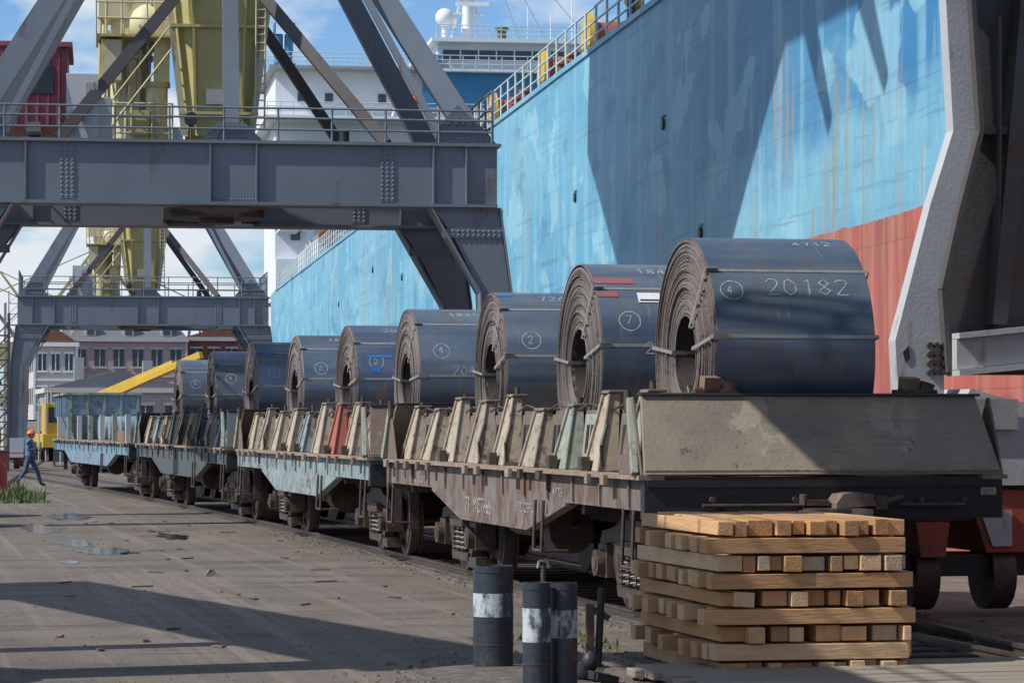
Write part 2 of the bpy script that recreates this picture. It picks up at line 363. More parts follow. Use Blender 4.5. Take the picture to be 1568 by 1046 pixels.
s.box(1.0,2.7,224,226,29.2,30.2,m_bl); s.box(1.0,1.12,224,226,32.6,33.4,m_bl); s.box(2.5,2.62,224,226,32.6,33.4,m_bl)
# small davit and boat on the port side of the bridge front
s.beam((9.6,216.8,25.3),(10.2,216,27.9),.18,.18,m_white); s.beam((11.8,216.8,25.3),(11.2,216,27.9),.18,.18,m_white); s.ball((10.7,216.2,26.5),.55,m_orange,12,(2,1,.8)); s.box(9.7,11.7,215.9,216.6,26.45,26.6,m_white)
s.build('superstructure',ship)
s=B()
for y,x in((186,1),(189,1),):
    s.beam((x,y,11.5),(x+.2,y,14.6),.25,.25,m_white); s.beam((x+.2,y,14.6),(x-.9,y,15.2),.2,.2,m_white)
s.box(1.2,6,180,200,11.5,14.0,m_white)
for x in range(2,6): s.box(x,x+.5,179.95,180.1,12.7,13.3,m_glass)
for i in range(18):
    a0=2*math.pi*i/18;a1=2*math.pi*(i+1)/18
    s.cyl((1.6+.42*math.cos(a0),179.6,13.6+.42*math.sin(a0)),(1.6+.42*math.cos(a1),179.6,13.6+.42*math.sin(a1)),.11,m_orange,6)
for x in range(0,7): s.cyl((1.2+x*.8,180,14),(1.2+x*.8,180,15),.04,m_rail_w,5)
s.cyl((1.2,180,15),(6,180,15),.05,m_rail_w,5)
s.cyl((6,200,11.5),(6,200,20),.25,m_white,8); s.box(-.3,1.1,179,200,15.2,15.35,m_white)
for y in range(180,200,3): s.cyl((-.2,y,15.3),(-.2,y,16.3),.04,m_rail_w,5)
s.cyl((-.2,179,16.3),(-.2,200,16.3),.05,m_rail_w,5)
s.build('deck_house',ship)

# ---------------------------------------------------------------- cranes
def rivets(b,x0,x1,z0,z1,y,nx,nz,mat,r=.028):
    for i in range(nx):
        for j in range(nz):
            b.ball((x0+(x1-x0)*i/max(1,nx-1),y,z0+(z1-z0)*j/max(1,nz-1)),r,mat,6,(1,.6,1))
def railing(b,p,q,z,h=1.05,step=1.0,mat=m_crane,r=.022):
    p=Vector(p);q=Vector(q);n=max(1,int((q-p).length/step))
    for i in range(n+1):
        a=p.lerp(q,i/n); b.cyl((a.x,a.y,z),(a.x,a.y,z+h),r,mat,6)
    for k in (.35,.7,1): b.cyl((p.x,p.y,z+h*k),(q.x,q.y,z+h*k),r,mat,6)
def harbour_crane(loc,w=3.0,near=False):
    c=empty('harbour_crane',loc,-AL)
    b=B()
    for sy in(-1,1):
        y=sy*w
        b.box(-5.2,5.2,y-.26,y+.26,6.09,7.19,m_crane)
        b.box(-5.27,5.27,y-.36,y+.36,7.19,7.25,m_crane); b.box(-5.2,5.2,y-.36,y+.36,6.03,6.09,m_crane)
        f=y-.26
        for x in(-4.6,-3.69,-.26,.61,3.97,4.6): b.box(x-.015,x+.015,f-.09,f,6.09,7.19,m_crane)
        for x in(-2.92,3.1):
            b.box(x-.15,x+.15,f-.012,f,6.12,7.16,m_crane); rivets(b,x-.1,x+.1,6.18,7.1,f-.014,3,12,m_crane)
        if sy<0:
            for x in(-3.69,-.26,.61,3.97): rivets(b,x+.06,x+.06,6.15,7.12,f,1,14,m_crane,.02)
            rivets(b,-.2,.55,6.14,6.14,f,14,1,m_crane,.02)
    for sx in(-1,1):
        b.box(sx*4.95-.25,sx*4.95+.25,-w+.26,w-.26,6.2,7.15,m_craned)
    for x in(-.9,.9): b.box(x-.12,x+.12,-w+.26,w-.26,6.14,6.9,m_craned)
    P=[(1.0*math.cos(math.pi/8+i*math.pi/4),1.0*math.sin(math.pi/8+i*math.pi/4),6.0) for i in range(8)]
    b.prism(P,(0,0,.14),m_craned); b.cyl((0,0,5.9),(0,0,7.6),.35,m_craned,14)
    b.prism([(-.9,-w-.5,6.0),(.9,-w-.5,6.0),(.55,-w+.9,6.0),(-.55,-w+.9,6.0)],(0,0,.025),m_craned)
    b.prism([(-.45,-w-.45,5.9),(.45,-w-.45,5.9),(.25,-w+.6,5.9),(-.25,-w+.6,5.9)],(0,0,.1),m_craned)
    b.build('portal_beams',c)
    b=B()
    for sx in(-1,1):
        for sy in(-1,1):
            y=sy*w
            def seg(xa0,xa1,za,xb0,xb1,zb,t0=.26,t1=.26,mat=m_crane):
                A=[sx*xa0,sx*xa1];Bx=[sx*xb0,sx*xb1]
                if sx<0:A.reverse();Bx.reverse()
                b.hexa([(Bx[0],y-t1,zb),(Bx[1],y-t1,zb),(Bx[1],y+t1,zb),(Bx[0],y+t1,zb),(A[0],y-t0,za),(A[1],y-t0,za),(A[1],y+t0,za),(A[0],y+t0,za)],mat)
            seg(3.95,5.24,6.03,4.35,5.3,5.5); seg(4.35,5.3,5.5,4.9,5.45,4.4); seg(4.9,5.45,4.4,4.98,5.5,1.3)
            b.beam((sx*3.93,y,6.03),(sx*4.88,y,4.4),.03,.7,m_crane,up=(0,1,0)); b.beam((sx*5.26,y,6.03),(sx*5.48,y,4.4),.03,.7,m_crane,up=(0,1,0))
            b.beam((sx*4.88,y,4.4),(sx*4.96,y,1.3),.03,.7,m_crane,up=(0,1,0)); b.beam((sx*5.48,y,4.4),(sx*5.53,y,1.3),.03,.7,m_crane,up=(0,1,0))
            b.box(min(sx*4.15,sx*5.3),max(sx*4.15,sx*5.3),y-.285,y-.262,5.45,5.62,m_crane)
            rivets(b,sx*4.25,sx*5.25,5.5,5.58,y-.29,11,2,m_crane)
            rivets(b,sx*4.1,sx*5.2,5.95,5.95,y-.265,12,1,m_crane)
            b.hexa([(sx*5.25-.35,y-1.3,.55),(sx*5.25+.35,y-1.3,.55),(sx*5.25+.35,y+1.3,.55),(sx*5.25-.35,y+1.3,.55),(sx*5.25-.35,y-.5,1.35),(sx*5.25+.35,y-.5,1.35),(sx*5.25+.35,y+.5,1.35),(sx*5.25-.35,y+.5,1.35)],m_crane)
            for dy in(-.85,.85): b.cyl((sx*5.2-.1,y+dy,.4),(sx*5.2+.1,y+dy,.4),.32,m_steel,16); b.box(sx*5.2-.3,sx*5.2+.3,y+dy-.3,y+dy+.3,.42,.75,m_red)
    b.build('portal_legs',c)
    b=B()
    for sx in(-1,1):
        for sy in(-1,1):
            y=sy*w
            p=Vector((sx*4.85,y,7.25));q_=Vector((sx*.9,sy*.9,14))
            b.beam(p,q_,.44,.28,m_crane,.38,.26,up=(0,1,0))
            b.prism([(sx*5.2,y-.2,7.25),(sx*4.0,y-.2,7.25),(sx*4.1,y-.2,7.6),(sx*4.45,y-.2,8.0),(sx*5.0,y-.2,7.5)],(0,.05,0),m_crane)
            rivets(b,sx*4.2,sx*4.9,7.35,7.35,y-.21,7,1,m_crane)
            rivets(b,sx*4.3,sx*4.7,7.5,7.7,y-.21,4,3,m_crane)
            b.beam((sx*3.1,y,7.25),(sx*.2,sy*1.0,11.1),.22,.2,m_craned,up=(0,1,0))
        b.beam((sx*4.2,-w,7.3),(sx*2.55,-w*.72,10.6),.12,.2,m_crane,up=(0,1,0))
    for sy in (-1,1):
        b.beam((.15,sy*w,7.25),(.15,sy*1.4,14),.3,.26,m_crane,up=(0,1,0))
        b.prism([(-.45,sy*w-.17,7.25),(.75,sy*w-.17,7.25),(.4,sy*w-.17,7.6),(-.1,sy*w-.17,7.6)],(0,.04,0),m_crane)
        rivets(b,-.1,.4,7.32,7.5,sy*w-.18,6,3,m_crane)
    b.cyl((0,0,13.8),(0,0,14.5),1.7,m_crane,24)
    b.build('pyramid_frame',c)
    b=B()
    def ring(z,hw,ch=.35):
        k=hw*ch; return [(hw,-hw+k,z),(hw,hw-k,z),(hw-k,hw,z),(-hw+k,hw,z),(-hw,hw-k,z),(-hw,-hw+k,z),(-hw+k,-hw,z),(hw-k,-hw,z)]
    zs=[(7.35,.35),(7.6,.62),(8.4,.72),(10,.92),(14.5,1.3)]
    for (z0,r0),(z1,r1) in zip(zs[:-1],zs[1:]):
        A=ring(z0,r0);Bq=ring(z1,r1); b.add(A+Bq,[(i,(i+1)%8,8+(i+1)%8,8+i) for i in range(8)],m_yel)
    for x in(-.45,.45): b.beam((x,-.7,7.7),(x*1.15,-.98,10.3),.05,.1,m_yel)
    b.beam((-.66,-.55,7.6),(-1.0,-.8,10.4),.12,.12,m_yelp); b.beam((.66,-.55,7.6),(1.0,-.8,10.4),.12,.12,m_yelp)
    for z in (8.0,9.7): b.box(-.78-.1*(z-8),.78+.1*(z-8),-.80-.1*(z-8),-.70,z,z+.06,m_yel)
    b.box(-.25,.1,-.82,-.72,8.2,8.5,m_gray)
    for k in range(16): b.cyl((.72,-.86-.02*k,7.8+.16*k),(.9,-.86-.02*k,7.8+.16*k),.015,m_yelp,5)
    b.cyl((.72,-.86,7.7),(.72,-1.18,10.4),.02,m_yelp,5); b.cyl((.9,-.86,7.7),(.9,-1.18,10.4),.02,m_yelp,5)
    b.cyl((0,0,7.2),(0,0,7.4),.7,m_craned,16)
    b.build('king_post',c)
    b=B()
    b.cyl((-1.75,.6,7.3),(-1.75,.6,9.2),.42,m_yelp,18); b.cyl((-1.75,.6,9.2),(-1.75,.6,9.3),.5,m_yelp,18); b.cyl((-1.75,.6,9.3),(-1.75,.6,10.9),.36,m_yelp,18)
    b.cyl((-1.2,0,7.3),(-1.2,0,8.6),.22,m_yelp,12); b.cyl((-1.2,0,8.6),(-1.2,0,8.7),.27,m_yel,12); b.ball((-1.35,.3,9.9),.42,m_yelp,14); b.box(-2.35,-1.25,.2,1.2,10.0,12,m_yelp)
    b.box(-2.5,-1.0,.9,1.6,7.3,8.5,m_yelp); b.box(-1.25,-.95,-.2,.4,8.7,10.6,m_yelp); b.box(-2.3,-1.9,-.4,.2,8.7,9.5,m_yelp); b.box(-1.75,-1.35,-.5,0,7.3,8.1,m_yel)
    b.box(-2.6,-.8,-.6,1.4,7.26,7.299,m_gray); b.box(-2.4,-.9,-.5,1.3,9.55,9.6,m_yel)
    for k in range(10):
        x0=R(-2.4,-.9); b.cyl((x0,R(-.4,.8),7.3),(x0+R(-.15,.15),R(-.4,.8),R(8.3,10.8)),.03,random.choice([m_yelp,m_yel,m_gray]),6)
    railing(b,(-2.5,-.6,0),(-.9,-.6,0),7.32,.9,.4,m_yelp,.02); railing(b,(-2.4,-.5,0),(-.9,-.5,0),9.6,.9,.4,m_yelp,.02)
    for k in range(12):
        x=-2.3+.12*k; b.cyl((x,-.75,7.5+.15*k),(x,-.5,7.5+.15*k),.02,m_yelp,5)
    b.cyl((-2.35,-.75,7.4),(-.95,-.75,9.25),.025,m_yel,6); b.cyl((-2.35,-.75,7.9),(-.95,-.75,9.75),.02,m_yel,6)
    b.build('slewing_machinery',c)
    b=B()
    b.box(-2.95,-2.35,-2.6,-2.1,7.27,8.55,m_cranel); b.box(-2.345,-2.1,-2.6,-2.1,7.27,8.1,m_gray); b.box(-2.6,-2.42,-2.62,-2.6,8.0,8.4,m_gray)
    b.cyl((-.6,-2.8,7.7),(-.6,-2.62,7.7),.13,m_black,12); b.cyl((-.6,-2.7,7.25),(-.6,-2.7,7.6),.02,m_craned,6)
    b.cyl((2.3,-2.9,7.25),(2.3,-2.9,7.5),.1,m_black,8)
    b.build('electrical_cabinet',c,bevel=.015)
    b=B()
    for sy in(-1,1):
        railing(b,(-5.1,sy*(w+.28),0),(5.1,sy*(w+.28),0),7.25,.62 if near else .8)
    railing(b,(-5.15,-w,0),(-5.15,w,0),7.25); railing(b,(5.15,-w,0),(5.15,w,0),7.25)
    b.build('walkway_railing',c)
    return c
cn=harbour_crane((6.58,57.2,0),near=True)
b=B()
x0,x1=-1.6,.4
def slab(y0a,y1a,za,y0b,y1b,zb): b.hexa([(x0,y0a,za),(x1,y0a,za),(x1,y1a,za),(x0,y1a,za),(x0,y0b,zb),(x1,y0b,zb),(x1,y1b,zb),(x0,y1b,zb)],m_yel)
slab(-2,3,14.5,-4.5,8,17.5); slab(-4.5,8,17.5,-9,12.6,20.8); slab(-19,12.6,20.8,-17,12,26)  # unseen house above the frame, shaped to cast the broad hull shadow
for (ya,za,yb,zb) in ((-9.8,20.8,-12,18.0),(-13.4,20.8,-15.6,18.3)): b.beam((-.6,ya,za+.3),(-.6,yb,zb),.6,.6,m_yel,.15,.3)  # struts added to cast the two diagonal streaks on the hull
b.build('shadow_casting_house',cn)
b=B(); b.box(-4.4,-3.0,4,7,8.2,9.9,m_maj)
for k in range(6): b.box(-4.3+.22*k,-4.27+.22*k,3.96,4,8.25,9.85,m_maj)
b.box(-4.5,-2.9,3.9,7.1,9.9,10.0,m_maj); b.beam((-3.7,3.3,7.2),(-3.7,4.4,8.2),.3,.3,m_crane); b.box(-3.85,-3.55,3,6,8.0,8.2,m_crane)
b.box(-3.9,-3.3,3.95,3.99,8.9,9.5,m_glass)
b.build('counterweight_cabin',cn)
harbour_crane((11.05,123.6,0))
c0=harbour_crane((4.55,18.55,0),w=3.0)
b=B(); b.box(-2.3,5.0,3.4,5.0,6.95,7.0,m_craned); railing(b,(-2.3,5.0,0),(5,5.0,0),7.0)  # unseen slab added to shade the right side of the wagon end plate
b.build('added_shadow_platform',c0)
b=B()
Y=27.0
def pl(pts,y,t_,mat): b.prism([(x,y,z) for x,z in pts],(0,t_,0),mat)
pl([(10.38,6.5),(10.6,6.5),(10.71,4.83),(10.47,4.83)],Y,.2,m_cranel)
pl([(10.47,4.83),(10.71,4.83),(10.5,4.0),(10.3,3.24),(10.36,2.41),(10.36,2.2),(9.88,2.2),(9.85,2.73),(10.22,4.07)],Y,.2,m_cranel)
pl([(10.55,6.5),(12.4,6.5),(12.4,2.4),(10.4,2.4),(10.34,3.2),(10.5,4.0),(10.72,4.85)],Y+.3,.12,m_craned)  # leg web in shade, its darkness put into the colour
pl([(10.72,4.9),(12.3,4.86),(12.3,4.8),(10.72,4.82)],Y+.1,.2,m_craned)
pl([(10.9,2.9),(11.05,2.9),(11.5,6.5),(11.25,6.5)],Y+.05,.25,m_craned)
b.cyl((11.0,Y+.1,2.9),(11.0,Y+.1,6),.03,m_craned,6)
for a,c_ in (((10.62,6.5),(10.73,4.83)),((10.73,4.83),(10.5,4.0)),((10.5,4.0),(10.32,3.24)),((10.32,3.24),(10.38,2.42))):
    b.beam((a[0],Y-.06,a[1]),(c_[0],Y-.06,c_[1]),.05,.12,m_craned,up=(0,1,0))
pl([(9.93,2.62),(9.99,2.68),(10.0,2.55),(9.95,2.52)],Y-.012,.01,m_black)
for i in range(4):
    for j in range(3): b.cyl((10.2+.07*j,Y-.06,2.42+.09*i),(10.2+.07*j,Y,2.42+.09*i),.03,m_steel,6)
pl([(10.4,2.44),(12.2,2.62),(12.2,2.92),(10.4,2.74)],Y-.25,.24,m_cranel)
pl([(10.4,2.745),(12.2,2.925),(12.2,2.98),(10.4,2.80)],Y-.32,.34,m_cranel)
pl([(10.4,2.38),(12.2,2.55),(12.2,2.615),(10.4,2.435)],Y-.32,.34,m_cranel)
pl([(10.52,2.25),(12.2,1.85),(12.2,1.3),(10.3,1.3),(10.3,1.8)],Y-.3,1.4,m_cranel)
b.tbox((10.75,Y-.34,2.0),(.5,.02,.3),(0,0,0),m_gray)
pl([(9.9,1.29),(12.2,1.29),(12.2,.95),(9.9,.95)],Y-.2,1.2,m_black)
pl([(9.95,.94),(10.3,.94),(10.25,.6),(10.0,.6)],Y-.3,1.3,m_red); pl([(10.5,1.25),(11.7,1.25),(11.7,.64),(10.7,.64)],Y-.26,1.1,m_red)
pl([(10.62,1.05),(10.95,1.05),(10.95,.7),(10.75,.7)],Y-.3,.03,m_cranel)
for x in (10.1,10.9,11.6): b.cyl((x-.12,Y+.1,.42),(x+.12,Y+.1,.42),.36,m_steel,18)
b.box(9.9,12.2,Y-.1,Y+.5,.4,.62,m_black)
for k in range(5): b.box(10.0+.42*k,10.1+.42*k,Y-.22,Y-.201,.98,1.26,m_steel)
b.prism([(10.1,22.0,6.5),(10.5,22.0,6.5),(10.7,27.4,6.5),(10.3,27.4,6.5)],(0,0,.7),m_crane)
o=b.build('near_leg',c0)
o.matrix_parent_inverse=(Matrix.Translation(c0.location)@Matrix.Rotation(-AL,4,'Z')).inverted()
b=B()
b.beam((-4.9,34,6.4),(-1.9,21,6.4),1.3,.4,m_crane); b.beam((-4.9,34,7.3),(-1.9,21,7.3),.1,.1,m_crane)  # unseen beam added left of frame to cast the ground shadow band
b.beam((-4.0,31,0),(-4.0,31,6.2),.4,.4,m_crane); b.beam((-2.6,24,0),(-2.6,24,6.2),.4,.4,m_crane)
for k in range(9): b.beam((-4.9+.33*k,34-1.44*k,6.6),(-4.9+.33*k,34-1.44*k,7.3),.06,.06,m_crane)
b.build('offframe_shadow_beam')

# ---------------------------------------------------------------- wagons
def helix(b,c,r,h,turns,wr,mat):
    n=turns*10;pts=[(c[0]+r*math.cos(2*math.pi*i/10),c[1]+r*math.sin(2*math.pi*i/10),c[2]+h*i/n) for i in range(n+1)]
    for a,q_ in zip(pts[:-1],pts[1:]): b.cyl(a,q_,wr,mat,6,caps=False)
def bogie(b,yc):
    for dy in(-.925,.925):
        y=yc+dy
        b.cyl((.85,y,.56),(2.35,y,.56),.08,m_wheel,10)
        for sx in(-1,1):
            x=1.6+sx*.79
            b.cyl((x-.065,y,.56),(x+.065,y,.56),.475,m_wheel,28); b.cyl((x-sx*.09-.015,y,.56),(x-sx*.09+.015,y,.56),.505,m_wheel,28)
            b.cyl((x+sx*.066,y,.56),(x+sx*.075,y,.56),.38,m_steel,24); b.cyl((x+sx*.06,y,.56),(x+sx*.2,y,.56),.12,m_steel,14)
            X=1.6+sx*1.02
            b.box(X-.12,X+.12,y-.17,y+.17,.42,.74,m_steel); b.cyl((X+sx*.12,y,.56),(X+sx*.2,y,.56),.13,m_steel,14)
            b.cyl((X+sx*.2,y,.56),(X+sx*.21,y,.56),.07,m_rail,10)
    for sx in(-1,1):
        X=1.6+sx*1.02
        top=[(-1.2,.72),(-1.1,.86),(-.6,.92),(-.35,1.0),(.35,1.0),(.6,.92),(1.1,.86),(1.2,.72),(.6,.78),(-.6,.78)]
        b.prism([(X-.08,yc+a,z) for a,z in top],(.16,0,0),m_steel)
        b.prism([(X-.09,yc+a,z) for a,z in [(-.45,.26),(.45,.26),(.5,.36),(-.5,.36)]],(.18,0,0),m_steel)
        for s2 in(-1,1): b.beam((X,yc+s2*.46,.30),(X,yc+s2*.8,.82),.15,.12,m_steel,up=(1,0,0)); b.beam((X,yc+s2*.42,.36),(X,yc+s2*.42,.8),.13,.07,m_steel,up=(1,0,0))
        for a in(-.26,0,.26): helix(b,(X+sx*.02,yc+a,.37),.095,.3,5,.021,m_wheel)
        b.box(X-.14,X+.14,yc-.38,yc+.38,.67,.80,m_steel)
        b.box(X-.1,X+.1,yc-1.0,yc-.6,.2,.32,m_steel)
    b.box(.6,2.6,yc-.22,yc+.22,.62,.95,m_steel); b.box(1.2,2.0,yc-.3,yc+.3,.95,1.15,m_steel)
pal=dict(beige=M('beige_flaking_paint',(.44,.385,.295),(.33,.28,.215),.75,scale=4.5,rust=(.17,.115,.08),amt=.33),
 brown=M('brown_flaking_paint',(.18,.13,.105),(.12,.088,.075),.75,scale=4,rust=(.3,.25,.2),amt=.25),
 green=M('pale_green_paint',(.30,.35,.285),(.22,.26,.215),.7,scale=4,rust=(.17,.12,.085),amt=.33),
 redp=M('red_stake_paint',(.36,.095,.065),(.28,.095,.07),.7,scale=4,rust=(.22,.14,.11),amt=.33),
 teal=M('pale_teal_paint',(.27,.355,.37),(.18,.25,.265),.7,scale=3,rust=(.16,.11,.08),amt=.40,streak=.5),
 dteal=M('dark_teal_paint',(.05,.08,.09),(.065,.10,.11),.6,scale=2,rust=(.11,.07,.05),amt=.38),
 blue=M('wagon_blue_paint',(.13,.23,.32),(.17,.29,.37),.65,scale=2,rust=(.15,.12,.1),amt=.36),
 sill1=M('wagon_sill_greybrown',(.145,.12,.108),(.20,.175,.16),.7,scale=2,rust=(.12,.07,.05),amt=.46,streak=.5),
 ledge=M('ledge_worn',(.30,.23,.18),(.2,.14,.1),.7,scale=4,rust=(.4,.34,.28),amt=.3),
 tan=M('tan_flaking_paint',(.36,.315,.25),(.27,.235,.185),.75,scale=4,rust=(.16,.115,.09),amt=.38))
def endp():
    h=NT('end_plate_paint')
    a=h.noi(h.mapp((1,1,1)),1.3,7,.6); c=h.mix(h.ramp(a,.35,.65),(.30,.26,.195),(.205,.18,.145))
    p=h.noi(h.mapp((1,1,1),(4.1,0,2)),2.0,9,.62); c=h.mix(h.ramp(p,.58,.62),c,(.34,.29,.23))
    d_=h.noi(h.mapp((1,1,.8),(9.3,0,1)),2.2,10,.72); c=h.mix(h.ramp(d_,.62,.66),c,(.04,.042,.042))
    s_=h.noi(h.mapp((1.5,1,12),(1,0,2)),2.0,9,.7); c=h.mix(h.math('MULTIPLY',h.ramp(s_,.56,.66),.5),c,(.13,.12,.10))
    lnk(h.nt,c,h.b.inputs['Base Color']); h.b.inputs['Roughness'].default_value=.7
    lnk(h.nt,h.bump(h.math('ADD',p,h.noi(h.mapp((1,1,1)),25,4)),.25,.02),h.b.inputs['Normal']); return h.m
m_endp=endp()
def text_part(txt,size,parent,loc,mat,rot):
    cu=D.curves.new('txt','FONT'); cu.body=txt; cu.size=size; cu.extrude=.001; cu.space_character=1.15
    o=D.objects.new('tmp',cu); scene.collection.objects.link(o)
    dg=bpy.context.evaluated_depsgraph_get(); me=D.meshes.new_from_object(o.evaluated_get(dg)); D.objects.remove(o)
    me.materials.clear(); me.materials.append(mat)
    n=D.objects.new('stencil_lettering',me); scene.collection.objects.link(n); n.parent=parent; n.location=loc; n.rotation_euler=rot; return n
m_sten=M('stencil_white',(.5,.49,.46),(.33,.32,.3),.8,scale=6,rust=(.18,.155,.14),amt=.45,bump=0)
def wagon(x,y,L,rz,sill,wall,stakes,seed,text=None,walls=True,n=8,endm=None):
    rnd=random.Random(seed)
    w=empty('coil_flat_wagon',(x,y,0),rz)
    b=B(); W=3.27
    for X0,sg in((.04,1),(W-.12,1)):
        b.prism([(X0,yy_,z) for yy_,z in [(0.13,1.42),(L-.13,1.42),(L-.13,1.15),(L-3.0,1.15),(L-4.7,.86),(4.7,.86),(3.0,1.15),(.13,1.15)]],(.08,0,0),sill)
        b.prism([(X0-.02,yy_,z) for yy_,z in [(L-3.0,1.149),(L-4.7,.859),(4.7,.859),(3.0,1.149),(3.0,1.12),(4.7,.83),(L-4.7,.83),(L-3.0,1.12)]],(.12,0,0),sill)
    for k in range(int(L/1.05)):
        yk=.6+k*1.05; b.box(.015,.037,yk,yk+.05,1.17,1.41,sill)
    b.box(-.05,.18,0.0,L,1.422,1.462,pal['ledge']); b.box(W-.18,W+.05,0,L,1.422,1.462,pal['ledge'])
    for k in range(int(L/.7)):
        yk=.3+k*.7+rnd.uniform(-.15,.15)
        if rnd.random()<.75: b.box(-.09,-.052,yk,yk+rnd.uniform(.08,.2),1.36,1.45,rnd.choice([m_steel,pal['ledge'],pal['brown']]))
    b.box(.185,W-.185,.135,L-.135,1.34,1.44,m_timber)
    b.box(1.3,1.9,.14,L-.14,.85,1.33,m_steel)
    for k in range(7): yk=1+k*(L-2)/6; b.box(.15,W-.15,yk-.06,yk+.06,1.05,1.32,m_steel)
    for yy_ in(0,L-.13): b.box(0,W,yy_,yy_+.13,1.08,1.42,m_black if yy_==0 else sill)
    b.box(.02,W-.02,-.03,-.001,1.36,1.42,m_black)
    b.build('underframe',w)
    b=B(); bogie(b,2.35); bogie(b,L-2.35)
    b.cyl((.75,L*.55,.85),(.75,L*.55+1.1,.85),.2,m_steel,16); b.cyl((.6,L*.4,.8),(.6,L*.4+.45,.8),.24,m_steel,16); b.cyl((.62,L*.38,.85),(.62,L*.62,.85),.025,m_steel,6)
    for s_,yo in((-1,0),(1,L)):
        b.box(1.4,1.8,min(yo,yo+s_*.35),max(yo,yo+s_*.35),.92,1.18,m_steel)
        b.prism([(1.33,yo+s_*.35,.94),(1.33,yo+s_*.62,.94),(1.5,yo+s_*.7,.94),(1.55,yo+s_*.5,.94),(1.7,yo+s_*.5,.94),(1.85,yo+s_*.62,.94),(1.85,yo+s_*.35,.94)],(0,0,.24),m_steel)
        b.tube([(1.0,yo,1.05),(1.0,yo+s_*.2,1.0),(1.02,yo+s_*.35,.7),(1.08,yo+s_*.4,.55)],.03,m_black,8)
        b.cyl((.5,yo+s_*.06,1.2),(2.9,yo+s_*.06,1.2),.02,m_steel,6)
        b.box(.3,.42,min(yo,yo+s_*.05),max(yo,yo+s_*.05),.55,1.07,m_steel)
    for k in range(3):
        yk=(.35,L-.5,L*.3)[k]
        b.tube([(.0,yk,1.15),(-.02,yk,.65),(.25,yk,.65)],.018,m_steel,6); b.tube([(.0,yk+.35,1.15),(-.02,yk+.35,.65),(.0,yk,.65)],.018,m_steel,6)
    if endm:
        b.prism([(1.62,-.03,1.22),(1.68,-.03,1.30),(1.82,-.03,1.32),(1.95,-.03,1.30),(1.98,-.03,1.20),(1.62,-.03,1.18)],(0,-.3,0),pal['brown'])
        b.box(1.40,1.60,-.2,-.03,1.2,1.25,m_steel); b.cyl((1.38,-.16,1.22),(1.38,-.16,1.30),.04,m_steel,8); b.cyl((2.02,-.2,1.2),(2.3,-.08,1.26),.035,m_steel,8); b.box(1.985,2.1,-.3,-.03,1.17,1.28,m_steel)
    b.build('running_gear',w)
    if walls:
        b=B(); ex=.85; pitch=(L-1.7)/n
        for side in(0,1):
            f=(lambda v:v) if side==0 else (lambda v:W-v)
            def hx(pts,mat): b.hexa([(f(a),c_,d_) for a,c_,d_ in pts],mat)
            hx([(.30,.5,1.462),(.34,.5,1.462),(.34,L-.5,1.462),(.30,L-.5,1.462),(.36,.5,2.04),(.40,.5,2.04),(.40,L-.5,2.04),(.36,L-.5,2.04)],wall)
            for i in range(n+1):
                yk=ex+i*pitch+rnd.uniform(-.06,.06); mt=stakes[i%len(stakes)]; hw=rnd.uniform(.26,.37); ht=hw*rnd.uniform(.38,.6); zt=rnd.uniform(2.04,2.22); ln=rnd.uniform(-.07,.07)
                xb=.1
                hx([(xb,yk-hw,1.463),(.29,yk-hw,1.463),(.29,yk+hw,1.463),(xb,yk+hw,1.463),(.25,yk-ht+ln,zt),(.34,yk-ht+ln,zt),(.34,yk+ht+ln,zt),(.25,yk+ht+ln,zt)],mt)
                for sg in(-1,1):
                    hx([(xb-.03,yk+sg*hw-.02,1.463),(xb-.002,yk+sg*hw-.02,1.463),(xb-.002,yk+sg*hw+.02,1.463),(xb-.03,yk+sg*hw+.02,1.463),(.22,yk+sg*ht-.02+ln,zt-.01),(.248,yk+sg*ht-.02+ln,zt-.01),(.248,yk+sg*ht+.02+ln,zt-.01),(.22,yk+sg*ht+.02+ln,zt-.01)],mt)
                hx([(.215,yk-ht-.03+ln,zt),(.40,yk-ht-.03+ln,zt),(.40,yk+ht+.03+ln,zt),(.215,yk+ht+.03+ln,zt),(.23,yk-ht-.03+ln,zt+.03),(.40,yk-ht-.03+ln,zt+.03),(.40,yk+ht+.03+ln,zt+.03),(.23,yk+ht+.03+ln,zt+.03)],pal['brown'])
                if rnd.random()<.6: b.cyl((f(.3),yk-.04,zt+.02),(f(.3),yk-.04,zt+rnd.uniform(.06,.14)),.03,m_steel,8)
                if rnd.random()<.55: b.box(min(f(.09),f(.0)),max(f(.09),f(.0)),yk+.02,yk+.16,1.47,1.60,m_steel)
                if side==0 and rnd.random()<.5:
                    b.tube([(.17,yk-.3,1.9),(.1,yk-.36,1.7),(.12,yk-.3,1.5)],.02,m_steel,6)
                if i<n:
                    ym=ex+(i+.5)*pitch
                    hx([(.24,ym-.34,1.47),(.295,ym-.34,1.47),(.295,ym+.34,1.47),(.24,ym+.34,1.47),(.29,ym-.34,2.0),(.35,ym-.34,2.0),(.35,ym+.34,2.0),(.29,ym+.34,2.0)],rnd.choice([wall,pal['brown'],pal['brown'],stakes[(i+1)%len(stakes)]]))
                    if rnd.random()<.65:
                        for k in(-1,0,1): hx([(.237,ym+k*.16-.035,1.62),(.28,ym+k*.16-.035,1.62),(.28,ym+k*.16+.035,1.62),(.237,ym+k*.16+.035,1.62),(.265,ym+k*.16-.035,1.9),(.3,ym+k*.16-.035,1.9),(.3,ym+k*.16+.035,1.9),(.265,ym+k*.16+.035,1.9)],m_black)
                    b.tube([(f(.27),yk+hw*.6,2.05),(f(.22),yk+pitch*.4,2.1),(f(.27),yk+pitch-hw*.6,2.04)],.014,m_steel,5)
        b.build('side_stakes',w,bevel=.01)
        b=B()
